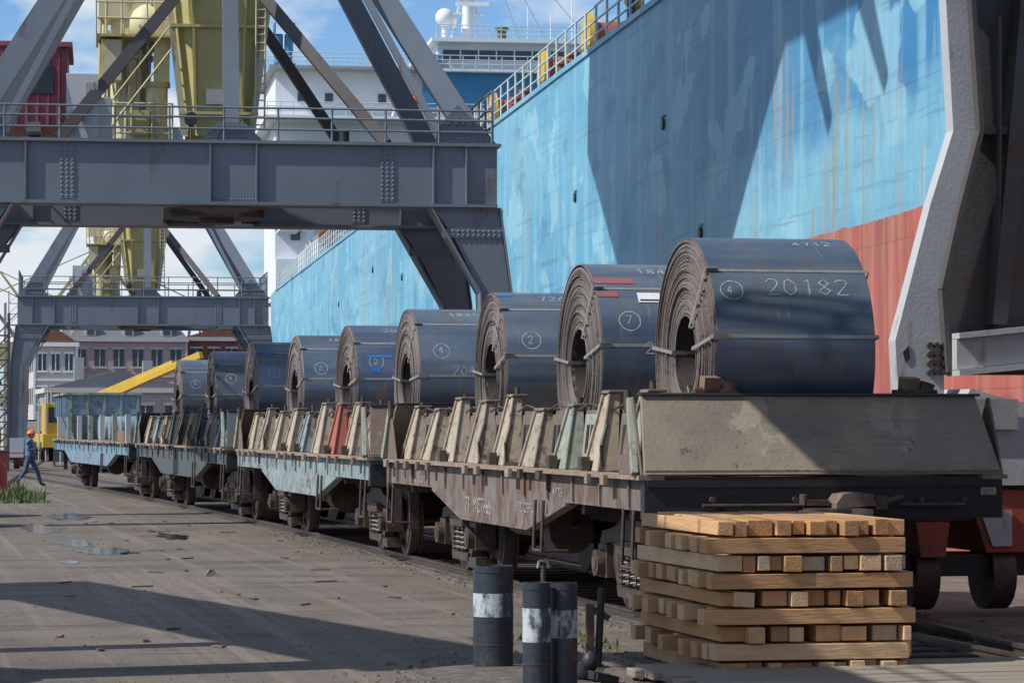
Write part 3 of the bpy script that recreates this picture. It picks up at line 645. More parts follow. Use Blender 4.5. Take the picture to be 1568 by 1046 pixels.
        for s_,yo in((1,0),(-1,L)):
            em=endm or wall
            P=[(0.0,yo,1.463),(W,yo,1.463),(W,yo+s_*.06,1.463),(0,yo+s_*.06,1.463),(.06,yo+s_*.33,2.15),(W-.12,yo+s_*.33,2.15),(W-.12,yo+s_*.39,2.15),(.06,yo+s_*.39,2.15)]
            b.hexa(P,em)
            b.hexa([(.05,yo+s_*.30,2.151),(W-.08,yo+s_*.30,2.151),(W-.08,yo+s_*.45,2.151),(.05,yo+s_*.45,2.151),(.05,yo+s_*.31,2.175),(W-.08,yo+s_*.31,2.175),(W-.08,yo+s_*.45,2.175),(.05,yo+s_*.45,2.175)],m_black)
            b.beam((0,yo-s_*.012,1.50),(W,yo-s_*.012,1.50),.02,.025,pal['ledge'])
            for xx in(-.022,W+.002): b.prism([(xx,yo+s_*.02,1.463),(xx,yo+s_*.8,1.463),(xx,yo+s_*.38,2.14),(xx,yo+s_*.33,2.14)],(.02,0,0),wall)
            b.beam((-.06,yo+s_*.1,1.47),(-.02,yo+s_*.42,2.12),.06,.08,pal['green']); b.cyl((-.03,yo+s_*.45,2.0),(-.03,yo+s_*.45,2.2),.035,m_steel,8)
        for xx in(.6,1.35,2.5,2.9): b.cyl((xx,-.045,1.25),(xx,-.001,1.25),.03,m_steel,8)
        b.box(3.06,3.2,-.04,-.001,1.28,1.35,pal['tan'])
        b.build('end_plates',w,bevel=.006)
    if text:
        for tx,sz,yy_,zz in text: text_part(tx,sz,w,(.036,yy_,zz),m_sten,(math.radians(90),0,math.radians(-90)))
    return w
be,br_,gr,re_,te=pal['beige'],pal['brown'],pal['green'],pal['redp'],pal['teal']
w1=wagon(6.43,23.87,12.8,0,pal['sill1'],br_,[gr,be,gr,pal['tan'],be,pal['tan'],be,be,be],1,[('73 0 1886',.24,11.4,1.19),('73  MCT8681',.24,7.9,.93),('11.20 DEPO',.15,5.3,1.0),('4-9006',.13,3.6,1.2)],endm=m_endp)
w2=wagon(6.44,38.0,13.7,.0075,te,br_,[be,be,re_,be,te,be,be,pal['tan']],2,[('9412 7705',.22,10.5,1.2),('PGK 4068',.22,6.5,.93)])
w3=wagon(6.33,53.3,15.1,.0225,pal['dteal'],pal['dteal'],[be,te,be,pal['dteal'],be,br_,pal['dteal']],3,[('5412 3390',.22,9,1.2)],n=9)
w4=wagon(5.94,70,18,.041,pal['blue'],pal['blue'],[te],4,[('4270',.3,9,.95)],walls=False)
b=B()
for k in range(7):
    yk=.6+k*2.7
    for x in(.05,3.0): b.beam((x,yk,1.47),(x,yk,2.15),.12,.16,pal['green'] if k%2 else m_cranel)
b.box(.3,3.0,0.1,.2,1.47,2.1,pal['dteal']); b.box(.3,2.9,2,5,1.47,1.75,m_timber)
for i in range(5): b.cyl((.5,5.8+i*1.2,1.8),(1.9,5.8+i*1.2,1.8),.32,[pal['blue'],m_gray][i%2],16)
b.build('side_posts',w4)
hw=empty('hopper_wagon',(7.5,118,0),0)
b=B()
b.hexa([(.4,.8,1.2),(2.8,.8,1.2),(2.8,7,1.2),(.4,7,1.2),(0,0,2.3),(3.0,0,2.3),(3.0,8,2.3),(0,8,2.3)],pal['blue']); b.box(0,3.0,0,8,2.301,3.1,pal['blue'])
for k in range(6): b.box(-.06,-.001,.1+k*1.4,.2+k*1.4,2.2,3.1,pal['blue'])
for k in range(5): b.box(.1+k*.68,.2+k*.68,-.06,-.001,2.2,3.1,pal['teal'])
b.box(-.1,3.1,-.1,8.1,3.101,3.2,pal['teal']); b.box(.2,3,-.2,8.2,.95,1.19,m_steel); bogie(b,1.8); bogie(b,6.2)
b.build('hopper_body',hw)

# ---------------------------------------------------------------- coils
def coil_mat(i):
    h=NT('coil_steel')
    A=h.noi(h.mapp((.5,1,1),(i*3.1,i,0)),1.4,7,.6); c=h.ramp(A,.35,.65,(.09,.14,.205),(.19,.235,.275))
    Bn=h.noi(h.mapp((1.5,.5,.5),(i*7.7,2,0)),2.2,9,.7)
    c=h.mix(h.ramp(Bn,.55-.015*(i%4),.68),c,(.30,.20,.11) if i in(4,) else ((.19,.15,.12) if i in (3,5) else (.18,.175,.175)))
    bd=h.noi(h.mapp((.15,3,3),(i,5,0)),1.6,5,.6); c=h.mix(h.math('MULTIPLY',h.ramp(bd,.48,.62),.5),c,(.07,.10,.145))
    sc=h.noi(h.mapp((6,.8,.8),(i*2.2,1,4)),2.5,9,.75); c=h.mix(h.math('MULTIPLY',h.ramp(sc,.60,.67),.5),c,(.36,.38,.39))
    lnk(h.nt,c,h.b.inputs['Base Color']); h.b.inputs['Metallic'].default_value=.55
    lnk(h.nt,h.ramp(Bn,.3,.7,(.27,.27,.27),(.5,.5,.5)),h.b.inputs['Roughness'])
    lnk(h.nt,h.bump(h.noi(h.mapp((.6,1,1),(1,1,i)),3,6),.22,.015),h.b.inputs['Normal'])
    return h.m
m_face=M('coil_edge_steel',(.27,.23,.21),(.17,.145,.135),.5,metal=.35,scale=4,rust=(.12,.075,.055),amt=.3,bump=.4,bscale=60)
m_faceb=M('coil_edge_bright',(.40,.36,.33),(.28,.25,.23),.45,metal=.4,scale=5)
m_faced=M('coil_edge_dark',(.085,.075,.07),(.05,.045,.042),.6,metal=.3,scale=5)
m_bluepaint=M('blue_spray',(.03,.16,.42),None,.6); m_redpaint=M('red_spray',(.38,.07,.07),(.19,.11,.12),.7,scale=8,contrast=.1)
def ribbon(b,pts,Rr,wd,mat):
    for (xa,pa),(xb,pb) in zip(pts[:-1],pts[1:]):
        dx=xb-xa;ds=(pb-pa)*Rr;l=math.hypot(dx,ds) or 1; nx,ns=-ds/l*wd/2,dx/l*wd/2
        Q=[]
        for x,p,s_ in((xa,pa,1),(xb,pb,1),(xb,pb,-1),(xa,pa,-1)):
            X=x+nx*s_;Pp=p+ns*s_/Rr; Q.append((X,-Rr*math.cos(Pp),Rr*math.sin(Pp)))
        b.add(Q,[(0,1,2,3)],mat)
DIG={'2':[(0,.8),(.2,1),(.6,1),(.8,.75),(.6,.5),(0,0),(.85,0)],'0':[(.4,1),(.05,.8),(0,.3),(.35,0),(.75,.2),(.8,.7),(.4,1)],'1':[(.2,.75),(.5,1),(.5,0)],'8':[(.4,.5),(.05,.75),(.4,1),(.75,.75),(.4,.5),(0,.25),(.4,0),(.8,.25),(.4,.5)],'4':[(.5,0),(.5,1),(0,.35),(.8,.35)],'7':[(0,1),(.8,1),(.3,0)],'5':[(.8,1),(.1,1),(.1,.55),(.6,.6),(.8,.3),(.5,0),(0,.05)],'6':[(.7,1),(.1,.5),(.1,.1),(.5,0),(.8,.25),(.5,.5),(.1,.4)]}
def chalk(b,txt,x,ph,sz,Rr):
    for ch in txt:
        j=R(-.05,.05)
        ribbon(b,[(x+(a+R(-.05,.05))*sz*.8,ph+(c_+j+R(-.05,.05))*sz/Rr) for a,c_ in DIG.get(ch,DIG['1'])],Rr,.012,m_chalk); x+=sz*.95
def coil(x,y,Rr,L,i,zb=1.47,tilt=0):
    c=empty('steel_coil',(x,y,zb+Rr),tilt)
    mo=coil_mat(i); b=B(); n=80; Ri=.36+.02*(i%3)
    rnd=random.Random(50+i)
    def cylsurf(r,x0,x1,mat):
        P=[]
        for k in range(n):
            a=2*math.pi*k/n; P+=[(x0,-r*math.cos(a),r*math.sin(a)),(x1,-r*math.cos(a),r*math.sin(a))]
        b.add(P,[(2*k,2*k+1,(2*k+3)%(2*n),(2*k+2)%(2*n)) for k in range(n)],mat,True)
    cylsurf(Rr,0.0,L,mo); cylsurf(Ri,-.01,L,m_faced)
    for X,sg in((0,-1),(L,1)):
        nr=58 if i<5 else 30; wave=rnd.uniform(0,6); tel=rnd.uniform(-.02,.03)
        for k in range(nr):
            t_=k/nr
            r0=Ri+(Rr-Ri)*k/nr; r1=Ri+(Rr-Ri)*(k+1)/nr-.003
            ex=rnd.uniform(0,6.28); ea=.003*rnd.random()
            off=sg*(.007*math.sin(k*.5+wave)+rnd.uniform(-.005,.006)+(.014 if rnd.random()<.07 else 0)+.01+tel*t_*(1-t_)*3)
            P=[]
            for q_ in range(n):
                a=2*math.pi*q_/n; ca,sa=math.cos(a),math.sin(a); o_=off+sg*ea*math.sin(a*2+ex)
                w1_=1+ .004*math.sin(a+ex)*(0<k<nr-1)
                for (r_,xx) in((r0*w1_,X-sg*.03),(r0*w1_,X+o_),(r1*w1_,X+o_),(r1*w1_,X-sg*.03)): P.append((xx,-r_*ca,r_*sa))
            F=[]
            for q_ in range(n):
                a_=q_*4;c_=((q_+1)%n)*4
                for u in range(3): F.append((a_+u,a_+u+1,c_+u+1,c_+u))
            u_=rnd.random(); b.add(P,F,m_face if u_<.7 else (m_faced if u_<.84 else m_faceb))
    b.build('windings',c)
    b=B()
    sw=.034
    for ph in (math.radians(9+rnd.uniform(-6,6)),math.radians(47+rnd.uniform(-6,6)),math.radians(175),math.radians(-55)):
        if ph<-0.5 and i%2: continue
        o=Vector((0,-math.cos(ph),math.sin(ph))); tn=Vector((0,math.sin(ph),math.cos(ph)))*sw/2
        Ro=Rr+.004
        for (xa,ra),(xb,rb) in (((-.035,Ro),(L+.035,Ro)),((-.046,Ri-.005),(-.046,Ro)),((L+.046,Ri-.005),(L+.046,Ro)),((-.035,Ri-.006),(L+.035,Ri-.006))):
            A=o*ra+Vector((xa,0,0));C=o*rb+Vector((xb,0,0))
            b.add([A-tn,A+tn,C+tn,C-tn],[(0,1,2,3)],m_strap)
        b.tbox(tuple(o*(Rr+.006)+Vector((.02,0,0))),(.11,.012,.06),(ph,0,0),m_strap)
    b.build('steel_straps',c)
    b=B()
    Rc=Rr+.0035
    def circ(x_,p_,r_): ribbon(b,[(x_+r_*math.cos(t_*.4)*(1+.06*math.sin(t_)),p_+r_*math.sin(t_*.4)/Rc) for t_ in range(17)],Rc,.012,m_chalk)
    if i==0:
        chalk(b,'20182',.5,math.radians(29),.17,Rc); circ(.17,math.radians(31),.10); chalk(b,'4',.13,math.radians(29),.08,Rc); chalk(b,'4712',.9,math.radians(66),.1,Rc)
    else:
        circ(.3,math.radians(24),.11); chalk(b,random.choice(['4','7','5','2']),.26,math.radians(22),.09,Rc)
        chalk(b,random.choice(['1845','7264','2086']),.5,math.radians(62),.12,Rc)
        if i in(1,3): chalk(b,'20471',.45,math.radians(5),.12,Rc)
    b.build('chalk_marks',c)
    if i in(1,2,6,4):
        b=B(); Rl=Rr+.005
        def patch(x0_,x1_,p0,p1,mat,RR):
            P=[]
            for k in range(5):
                p=p0+(p1-p0)*k/4; P+=[(x0_,-RR*math.cos(p),RR*math.sin(p)),(x1_,-RR*math.cos(p),RR*math.sin(p))]
            b.add(P,[(2*k,2*k+1,2*k+3,2*k+2) for k in range(4)],mat)
        if i==1: patch(.42,.66,math.radians(36),math.radians(43),m_label,Rl+.003); patch(0.0,.42,math.radians(51),math.radians(56),m_redpaint,Rl); patch(.0,.22,math.radians(40),math.radians(44),m_redpaint,Rl); patch(.44,.64,math.radians(37),math.radians(38),m_black,Rl+.006)
        if i==2: patch(-.0,.2,math.radians(70),math.radians(74),m_bluepaint,Rl); b.box(-.066,-.060,-.3,-.1,-.55,-.35,m_label)
        if i==6: patch(.05,.35,math.radians(50),math.radians(54),m_bluepaint,Rl)
        if i==4: patch(.15,.55,math.radians(28),math.radians(31),m_bluepaint,Rl); patch(.2,.36,math.radians(14),math.radians(20),m_bluepaint,Rl)
        b.build('label',c)
    b=B()
    for sy in(-1,1):
        for xx in (0,L-.2): b.prism([(xx,sy*.55,-Rr),(xx,sy*1.0,-Rr),(xx,sy*1.0,-Rr+.28),(xx,sy*.80,-Rr+.30)],(.14,0,0),m_timber)
    b.build('timber_chocks',c)
    return c
spec=[(7.27,25.5,1.08,1.45),(7.27,29.6,1.07,1.45),(7.27,34.1,1.02,1.4),(7.27,39.75,1.03,1.4),(7.22,44.8,1.0,1.35),(7.15,50.0,1.0,1.35),(7.1,55.7,1.02,1.4),(6.98,61.4,1.0,1.35),(6.8,66.8,.97,1.35)]
for i,(x,y,r_,L) in enumerate(spec): coil(x,y,r_,L,i,zb=1.46,tilt=R(-.02,.02))
b=B()
for x in (7.15,9.0):
    b.tbox((x,24.32,2.26),(.16,.1,.12),(.2,0,.2),m_timber); b.tbox((x+.16,24.34,2.23),(.12,.12,.09),(0,.3,0),m_steel); b.cyl((x-.1,24.3,2.2),(x+.2,24.36,2.24),.03,m_steel,8); b.box(x-.15,x+.25,24.27,24.36,2.176,2.21,m_steel)
b.build('end_chock')

# ---------------------------------------------------------------- lumber stack
woods=[M('fresh_lumber_%s'%k,c,tuple(v*.74 for v in c),.75,scale=4,coordscale=cs,bump=.3,bscale=12,contrast=.2,rust=tuple(v*.5 for v in c),amt=.12) for k,(c,cs) in enumerate([((.60,.35,.17),(.6,5,5)),((.52,.29,.13),(.6,5,5)),((.66,.44,.24),(.6,5,5)),((.62,.36,.17),(5,.6,5)),((.54,.28,.11),(5,.6,5)),((.70,.48,.26),(5,.6,5)),((.44,.24,.11),(5,.6,5)),((.50,.39,.27),(5,.6,5))])]
b=B(); z=.01; X0,X1,Y0,Y1=6.1,7.62,20.55,22.9
lay=0
while z<1.16:
    hh=.13
    if lay%2==0:
        x=X0+R(0,.05)
        while x<X1-.06:
            w_=random.choice([.10,.12,.13,.14,.17,.2]); w_=min(w_,X1-x)
            if lay in(2,4) and random.random()<.12: x+=.05; continue
            b.tbox((x+w_/2,(Y0+Y1)/2+R(-.07,.05),z+hh/2-.006),(w_-.008,Y1-Y0-.1+R(-.1,.12),hh-R(.008,.03)),(R(-.004,.004),R(-.07,.07) if random.random()<.25 else 0,R(-.012,.012)),random.choice(woods[3:]))
            x+=w_+R(.001,.014)
    else:
        y=Y0
        while y<Y1-.08:
            w_=R(.13,.2); w_=min(w_,Y1-y)
            if y==Y0 or random.random()<.8: b.tbox(((X0+X1)/2+R(-.08,.05),y+w_/2,z+hh/2-.004),(X1-X0+R(.0,.14),w_-.012,hh-.01-R(0,.012)),(0,R(-.003,.003),R(-.008,.008)),random.choice(woods[:3]))
            y+=w_+R(.0,.04)
    z+=hh+.002; lay+=1
b.build('lumber_stack',bevel=.005)

# ---------------------------------------------------------------- pipe posts
m_navy=M('navy_post_paint',(.025,.035,.05),(.04,.05,.065),.45,metal=.2,scale=3,rust=(.09,.075,.065),amt=.28,streak=.4)
m_wband=M('worn_white_band',(.5,.55,.58),(.38,.43,.47),.6,scale=3.2,rust=(.05,.06,.075),amt=.50,streak=.5)
def post(name,pipes):
    e=empty(name,(pipes[0][0],pipes[0][1],0))
    b=B()
    for k,(x,y,r_,h_,bz0,bz1) in enumerate(pipes):
        x-=pipes[0][0]; y-=pipes[0][1]
        for z0,z1,m_ in((0,bz0,m_navy),(bz0,bz1,m_wband),(bz1,h_,m_navy)):
            b.cyl((x,y,z0),(x,y,z1),r_+(.001 if m_ is m_wband else 0),m_,28,caps=False)
        n=28;P=[]
        for i in range(n):
            a=2*math.pi*i/n
            for rr,zz in((r_,h_),(r_-.015,h_),(r_-.015,h_-.25)): P.append((x+rr*math.cos(a),y+rr*math.sin(a),zz))
        F=[]
        for i in range(n):
            j=(i+1)%n
            for u in range(2): F.append((3*i+u,3*i+u+1,3*j+u+1,3*j+u))
        b.add(P,F,m_navy); b.add([(x+(r_-.015)*math.cos(2*math.pi*i/n),y+(r_-.015)*math.sin(2*math.pi*i/n),h_-.25) for i in range(n)],[tuple(range(n))],m_black)
        b.cyl((x,y,h_-.05),(x,y,h_-.035),r_+.005,m_navy,28); b.cyl((x,y,.2),(x,y,.215),r_+.004,m_steel,28)
    b.build('post_pipes',e); return e
post('steel_bollard_post',[(4.66,21.8,.155,.81,.42,.6)])
post('steel_bollard_post',[(4.58,19.95,.1,.78,.36,.60),(4.80,20.05,.1,.77,.38,.58)])
b=B(); b.cyl((4.72,20.35,0),(4.72,20.35,.88),.018,m_steel,8); b.tube([(4.68,20.35,.86),(4.69,20.35,.91),(4.75,20.35,.91),(4.76,20.35,.86)],.01,m_gray,6); b.build('metal_stake')
b=B(); b.cyl((5.52,21.9,0),(5.55,21.9,.62),.03,m_black,8); b.tbox((5.54,21.9,.42),(.16,.04,.05),(0,.5,0),m_steel); b.box(5.42,5.48,21.85,21.9,0,.5,m_steel); b.build('switch_lever')
b=B(); b.ball((5.05,20.6,.06),.11,m_black,10,(1,1,.8)); b.ball((5.12,20.55,.16),.07,m_black,8,(1,1,1.2)); b.tbox((5.2,20.5,.05),(.2,.15,.06),(.1,.2,.4),m_black); b.build('scrap_heap')

# ---------------------------------------------------------------- background
def building(name,x0,x1,y0,y1,h_,floors,cols,wall,trim,roof,mans=False):
    e=empty(name,(x0,y0,0)); W=x1-x0;Dp=y1-y0
    b=B(); b.box(0,W,0,Dp,0,h_,wall); b.box(-.3,W+.3,-.3,Dp+.3,h_+.002,h_+.35,trim)
    for f in range(1,floors): b.box(-.12,W+.12,-.12,-.002,h_*f/floors-.1,h_*f/floors+.12,trim)
    b.box(-.2,-.002,-.15,.3,0,h_,trim); b.box(W+.002,W+.2,-.15,.3,0,h_,trim)
    b.build('walls',e)
    b=B(); fh=h_/floors
    for f in range(floors):
        for c_ in range(cols):
            xa=W*(c_+.5)/cols; ww=min(.6,W/cols*.28)
            b.box(xa-ww,xa+ww,-.04,.1,f*fh+fh*.28,f*fh+fh*.78,m_glass); b.box(xa-ww-.15,xa+ww+.15,-.14,-.042,f*fh+fh*.22,f*fh+fh*.28,trim); b.box(xa-ww-.15,xa+ww+.15,-.14,-.042,f*fh+fh*.78,f*fh+fh*.84,trim); b.box(xa-.04,xa+.04,-.08,-.042,f*fh+fh*.28,f*fh+fh*.78,trim)
        nd=max(2,int(Dp/3))
        for c_ in range(nd):
            ya=Dp*(c_+.5)/nd; b.box(-.05,.1,ya-.6,ya+.6,f*fh+fh*.28,f*fh+fh*.78,m_glass)
    b.build('windows',e)
    b=B()
    if mans:
        b.hexa([(-.2,-.2,h_+.352),(W+.2,-.2,h_+.352),(W+.2,Dp+.2,h_+.352),(-.2,Dp+.2,h_+.352),(1,1.2,h_+2),(W-1,1.2,h_+2),(W-1,Dp-1,h_+2),(1,Dp-1,h_+2)],roof)
        for k in range(3): b.box(W*(k+.5)/3-.5,W*(k+.5)/3+.5,-.1,1.5,h_+.5,h_+1.7,trim); b.box(W*(k+.5)/3-.3,W*(k+.5)/3+.3,-.14,-.102,h_+.6,h_+1.4,m_glass)
    else: b.prism([(-.2,-.2,h_+.352),(W+.2,-.2,h_+.352),(W/2,-.2,h_+1.6)],(0,Dp+.4,0),roof)
    b.box(W*.2,W*.2+.7,2,2.7,h_+.3,h_+2.6,wall); b.box(W*.7,W*.7+.7,2,2.7,h_+.3,h_+2.4,wall)
    b.build('roof',e)
m_pink=M('pink_render',(.5,.38,.38),(.42,.31,.31),.9,scale=.5); m_cream=M('cream_render',(.55,.52,.48),(.44,.42,.40),.9,scale=.5)
m_brick=M('red_brick',(.28,.11,.075),(.2,.085,.06),.9,scale=1); m_roof=M('sheet_roof',(.16,.18,.2),(.12,.13,.15),.6,scale=1); m_roofr=M('rusty_roof',(.22,.09,.06),None,.7)
building('port_office_building',17.0,27.3,262,276,9.4,3,6,m_pink,m_cream,m_roof,True)
building('port_office_building',13.2,16.6,250,262,8.6,3,3,m_cream,m_white,m_roofr,False)
building('brick_warehouse',27.8,36,265,290,9.6,3,5,m_brick,m_cream,m_roofr,False)
building('brick_warehouse',-40,12,330,350,10,3,18,m_cream,m_gray,m_roof,False)
building('warehouse',12,22,210,222,4.2,1,5,m_gray,m_cream,m_roof,False)
building('brick_warehouse',30,80,420,450,13,4,18,m_brick,m_cream,m_roof,False)
mc=empty('mobile_crane',(8.3,150,0))
b=B(); b.box(0,2.6,0,9,.7,1.399,m_yb); b.box(.1,2.5,.3,2.6,1.4,3.0,m_yb); b.box(.3,2.3,.26,.299,2.0,2.8,m_glass); b.box(.3,2.4,4,6.5,1.4,2.5,m_yb)
for y in(1.3,3.2,6,7.6):
    for x in(.1,2.5): b.cyl((x-.15,y,.5),(x+.15,y,.5),.5,m_black,16)
b.beam((1.0,5,2.3),(6.8,0,5.0),.5,.6,m_yb,.4,.5); b.beam((5,1.4,4.1),(8,-1.5,5.5),.3,.35,m_yb)
b.build('carrier_and_boom',mc,bevel=.03)
def lattice(name,x,y,h_,wd,mat):
    b=B()
    for sx in(-1,1):
        for sy in(-1,1): b.beam((sx*wd/2,sy*wd/2,0),(sx*wd/2,sy*wd/2,h_),.09,.09,mat)
    z=0
    while z<h_-wd:
        for s_ in(-1,1):
            b.beam((-wd/2,s_*wd/2,z),(wd/2,s_*wd/2,z+wd),.05,.05,mat); b.beam((s_*wd/2,-wd/2,z),(s_*wd/2,wd/2,z+wd),.05,.05,mat)
            b.beam((-wd/2,s_*wd/2,z),(wd/2,s_*wd/2,z),.05,.05,mat)
        z+=wd
    return b.build(name,loc=(x,y,0))
lattice('lattice_mast',6.0,132,7.4,.8,m_gray); lattice('lattice_mast',15,330,17,1.2,m_gray); lattice('lattice_mast',36,300,14,1.0,m_yel); lattice('lattice_mast',31,280,16,.8,m_craned); lattice('lattice_mast',4.9,118,6.4,.5,m_craned)
b=B(); b.box(-.7,.7,-.5,.5,0,1.15,m_red); b.box(-.75,.75,-.55,.55,1.151,1.2,m_steel); b.box(-.5,.5,-.53,-.501,.3,.9,m_steel); b.build('scrap_container',loc=(2.75,80,0),bevel=.02)
def jib_crane(x,y,s_,mat,dir_=1):
    b=B(); b.beam((-3,0,0),(-1,0,10),.5,.5,mat); b.beam((3,0,0),(1,0,10),.5,.5,mat); b.box(-3,3,-.3,.3,5,5.7,mat); b.box(-2,2,-2,2,10,13,mat); b.beam((-1,0,13),(0,0,20),.4,.4,mat)
    b.beam((dir_*2,0,11),(dir_*13,0,26),.8,.8,mat,.3,.3); b.beam((0,0,20),(dir_*13,0,26),.15,.15,mat); b.box(-dir_*4-1,-dir_*4+1,-1,1,12,14,mat)
    o=b.build('distant_jib_crane',loc=(x,y,0)); o.scale=(s_,)*3
jib_crane(25,360,.8,m_yel,-1); jib_crane(52,420,1.0,m_yel,1); jib_crane(16,400,1.0,m_yel,1); jib_crane(38,380,.9,m_yel,-1); jib_crane(30,520,1.1,m_crane,-1); jib_crane(60,560,1.3,m_crane,-1)
b=B()
for i in range(44):
    y=R(135,205);x=y*R(.030,.085);s_=R(.5,1.8); b.box(x,x+s_,y,y+s_*1.5,0,R(.5,2.4),random.choice([pal['teal'],pal['blue'],m_gray,pal['brown'],pal['brown'],m_yb,m_cream,m_steel]))
    b.cyl((x-.5,y,0),(x-.5,y,R(2,4)),.05,m_gray,6)
b.build('yard_cargo',bevel=.05)
def treeline():
    b=B(); ml=M('foliage',(.035,.06,.02),(.06,.09,.03),.9,scale=.6,bump=0)
    for i in range(26):
        x=R(-30,70);y=R(560,620);hh=R(8,13); b.cyl((x,y,0),(x+R(-.5,.5),y,hh*.6),.35,m_timber,6,.15)
        for k in range(160):
            a=R(0,6.28);el=R(-1,1);r_=(R(0,1)**.4)*hh*.36*(1+.3*math.sin(3*a+i)); c=Vector((x+r_*math.cos(a)*math.sqrt(1-el*el),y+r_*math.sin(a)*math.sqrt(1-el*el),hh*.66+r_*el))
            s_=R(.4,.9); u=Vector((R(-1,1),R(-1,1),R(-1,1))).normalized()*s_; v=u.cross(Vector((R(-1,1),R(-1,1),R(-1,1)))).normalized()*s_
            b.add([c-u,c+v,c+u,c-v],[(0,1,2,3)],ml)
    b.build('distant_trees')
treeline()

# ---------------------------------------------------------------- worker
def skin(name,verts,edges,radii,mats,classify,parent,root=0,sub=2):
    me=D.meshes.new(name); me.from_pydata(verts,edges,[])
    o=D.objects.new(name,me); scene.collection.objects.link(o)
    sk=o.modifiers.new('s','SKIN'); sk.use_smooth_shade=True
    for i,r_ in enumerate(radii):
        sv=me.skin_vertices[0].data[i]; sv.radius=(r_,r_) if not isinstance(r_,tuple) else r_; sv.use_root=(i==root)
    ss=o.modifiers.new('u','SUBSURF'); ss.levels=sub; ss.render_levels=sub
    dg=bpy.context.evaluated_depsgraph_get(); me2=D.meshes.new_from_object(o.evaluated_get(dg)); D.objects.remove(o)
    me2.materials.clear()
    for m_ in mats: me2.materials.append(m_)
    for p in me2.polygons: p.material_index=classify(p.center); p.use_smooth=True
    n_=D.objects.new(name,me2); scene.collection.objects.link(n_); n_.parent=parent; return n_
wk=empty('dock_worker',(4.5,88.5,0),math.radians(-15))
m_cloth=M('blue_workwear',(.07,.13,.22),(.10,.17,.27),.9,scale=8); m_trou=M('navy_trousers',(.04,.075,.15),(.06,.09,.17),.9,scale=8); m_skin=M('skin',(.42,.24,.17),(.38,.21,.15),.6,scale=6,bump=0); m_boot=M('boots',(.03,.025,.02),None,.6)
V=[(0,0,.92),(0,0,1.08),(.01,0,1.25),(.02,0,1.38),(.03,0,1.47),
 (.01,.09,.88),(.22,.1,.50),(.34,.1,.10),(.48,.1,.06),
 (-.01,-.09,.88),(-.10,-.1,.50),(-.36,-.1,.16),(-.27,-.1,.05),
 (.01,.18,1.38),(-.04,.24,1.12),(.14,.20,.98),
 (.01,-.18,1.38),(.0,-.25,1.12),(.24,-.14,1.16)]
E=[(0,1),(1,2),(2,3),(3,4),(0,5),(5,6),(6,7),(7,8),(0,9),(9,10),(10,11),(11,12),(3,13),(13,14),(14,15),(3,16),(16,17),(17,18)]
Rd=[(.13,.15),(.12,.14),(.13,.17),(.11,.15),.055,.095,.07,.05,.04,.095,.07,.05,.04,.07,.052,.038,.07,.052,.038]
def cl(c):
    if c.z<.13 or (c.x<-.27 and c.z<.2): return 2
    if c.z<.95 and not (abs(c.y)>.17): return 1
    if c.z>1.46: return 3
    return 0
skin('body',V,E,Rd,[m_cloth,m_trou,m_boot,m_skin],cl,wk)
def hand(base,dirv,parent,nm):
    d_=Vector(dirv).normalized(); up=Vector((0,0,1)); sd=d_.cross(up).normalized(); dn=-up
    bs=Vector(base)
    V=[bs,bs+d_*.05,bs+d_*.085];E=[(0,1),(1,2)];Rr=[.026,(.034,.016),(.034,.014)]
    for k,(o_,l_) in enumerate(((-.03,.062),(-.01,.075),(.01,.07),(.03,.055))):
        i0=len(V); V+= [bs+d_*.08+sd*o_,bs+d_*(.085+l_*.5)+sd*o_*1.1+dn*.008,bs+d_*(.085+l_*.8)+sd*o_*1.1+dn*.035]; E+=[(2,i0),(i0,i0+1),(i0+1,i0+2)]; Rr+=[.010,.009,.007]
    i0=len(V); V+=[bs+d_*.03-sd*.035,bs+d_*.065-sd*.06+dn*.01,bs+d_*.09-sd*.062+dn*.02]; E+=[(1,i0),(i0,i0+1),(i0+1,i0+2)]; Rr+=[.013,.011,.009]
    skin(nm,[tuple(v) for v in V],E,Rr,[m_skin],lambda c:0,parent,0,1)
hand((.14,.20,.98),(.35,-.05,-.9),wk,'hand_left'); hand((.24,-.14,1.16),(.8,.25,.3),wk,'hand_right')
b=B()
b.ball((.06,0,1.585),.1,m_skin,16,(1.0,.78,1.18)); b.ball((.085,0,1.52),.06,m_skin,12,(1,.9,.8))
b.prism([(.15,-.014,1.555),(.15,.014,1.555),(.156,0,1.60)],(.022,0,0),m_skin)
for s_ in(-1,1): b.ball((.146,s_*.032,1.595),.011,m_black,8); b.ball((.05,s_*.08,1.58),.024,m_skin,8,(.7,.4,1.2)); b.beam((.15,s_*.015,1.615),(.145,s_*.05,1.615),.008,.008,m_boot)
b.box(.148,.154,-.022,.022,1.528,1.534,m_redpaint); b.ball((.04,0,1.58),.098,m_boot,14,(.9,.82,1.0))
b.build('head',wk)
b=B()
n=20;P=[];F=[]
for j in range(6):
    t_=j/5*math.pi/2
    for i in range(n): a=2*math.pi*i/n; P.append((.05+.135*math.sin(t_+1e-3)*math.cos(a),.115*math.sin(t_+1e-3)*math.sin(a),1.625+.115*math.cos(t_)))
for j in range(5):
    for i in range(n): F.append((j*n+i,(j+1)*n+i,(j+1)*n+(i+1)%n,j*n+(i+1)%n))
b.add(P,F,m_orange,True); b.cyl((.07,0,1.62),(.07,0,1.632),.15,m_orange,20); b.box(-.06,.16,-.012,.012,1.72,1.75,m_orange); b.build('hard_hat',wk)
b=B(); b.box(-.155,-.15,-.1,.1,1.2,1.23,m_label); b.tbox((.22,0,1.13),(.18,.14,.03),(0,.2,0),m_steel); b.build('tool_bag',wk)

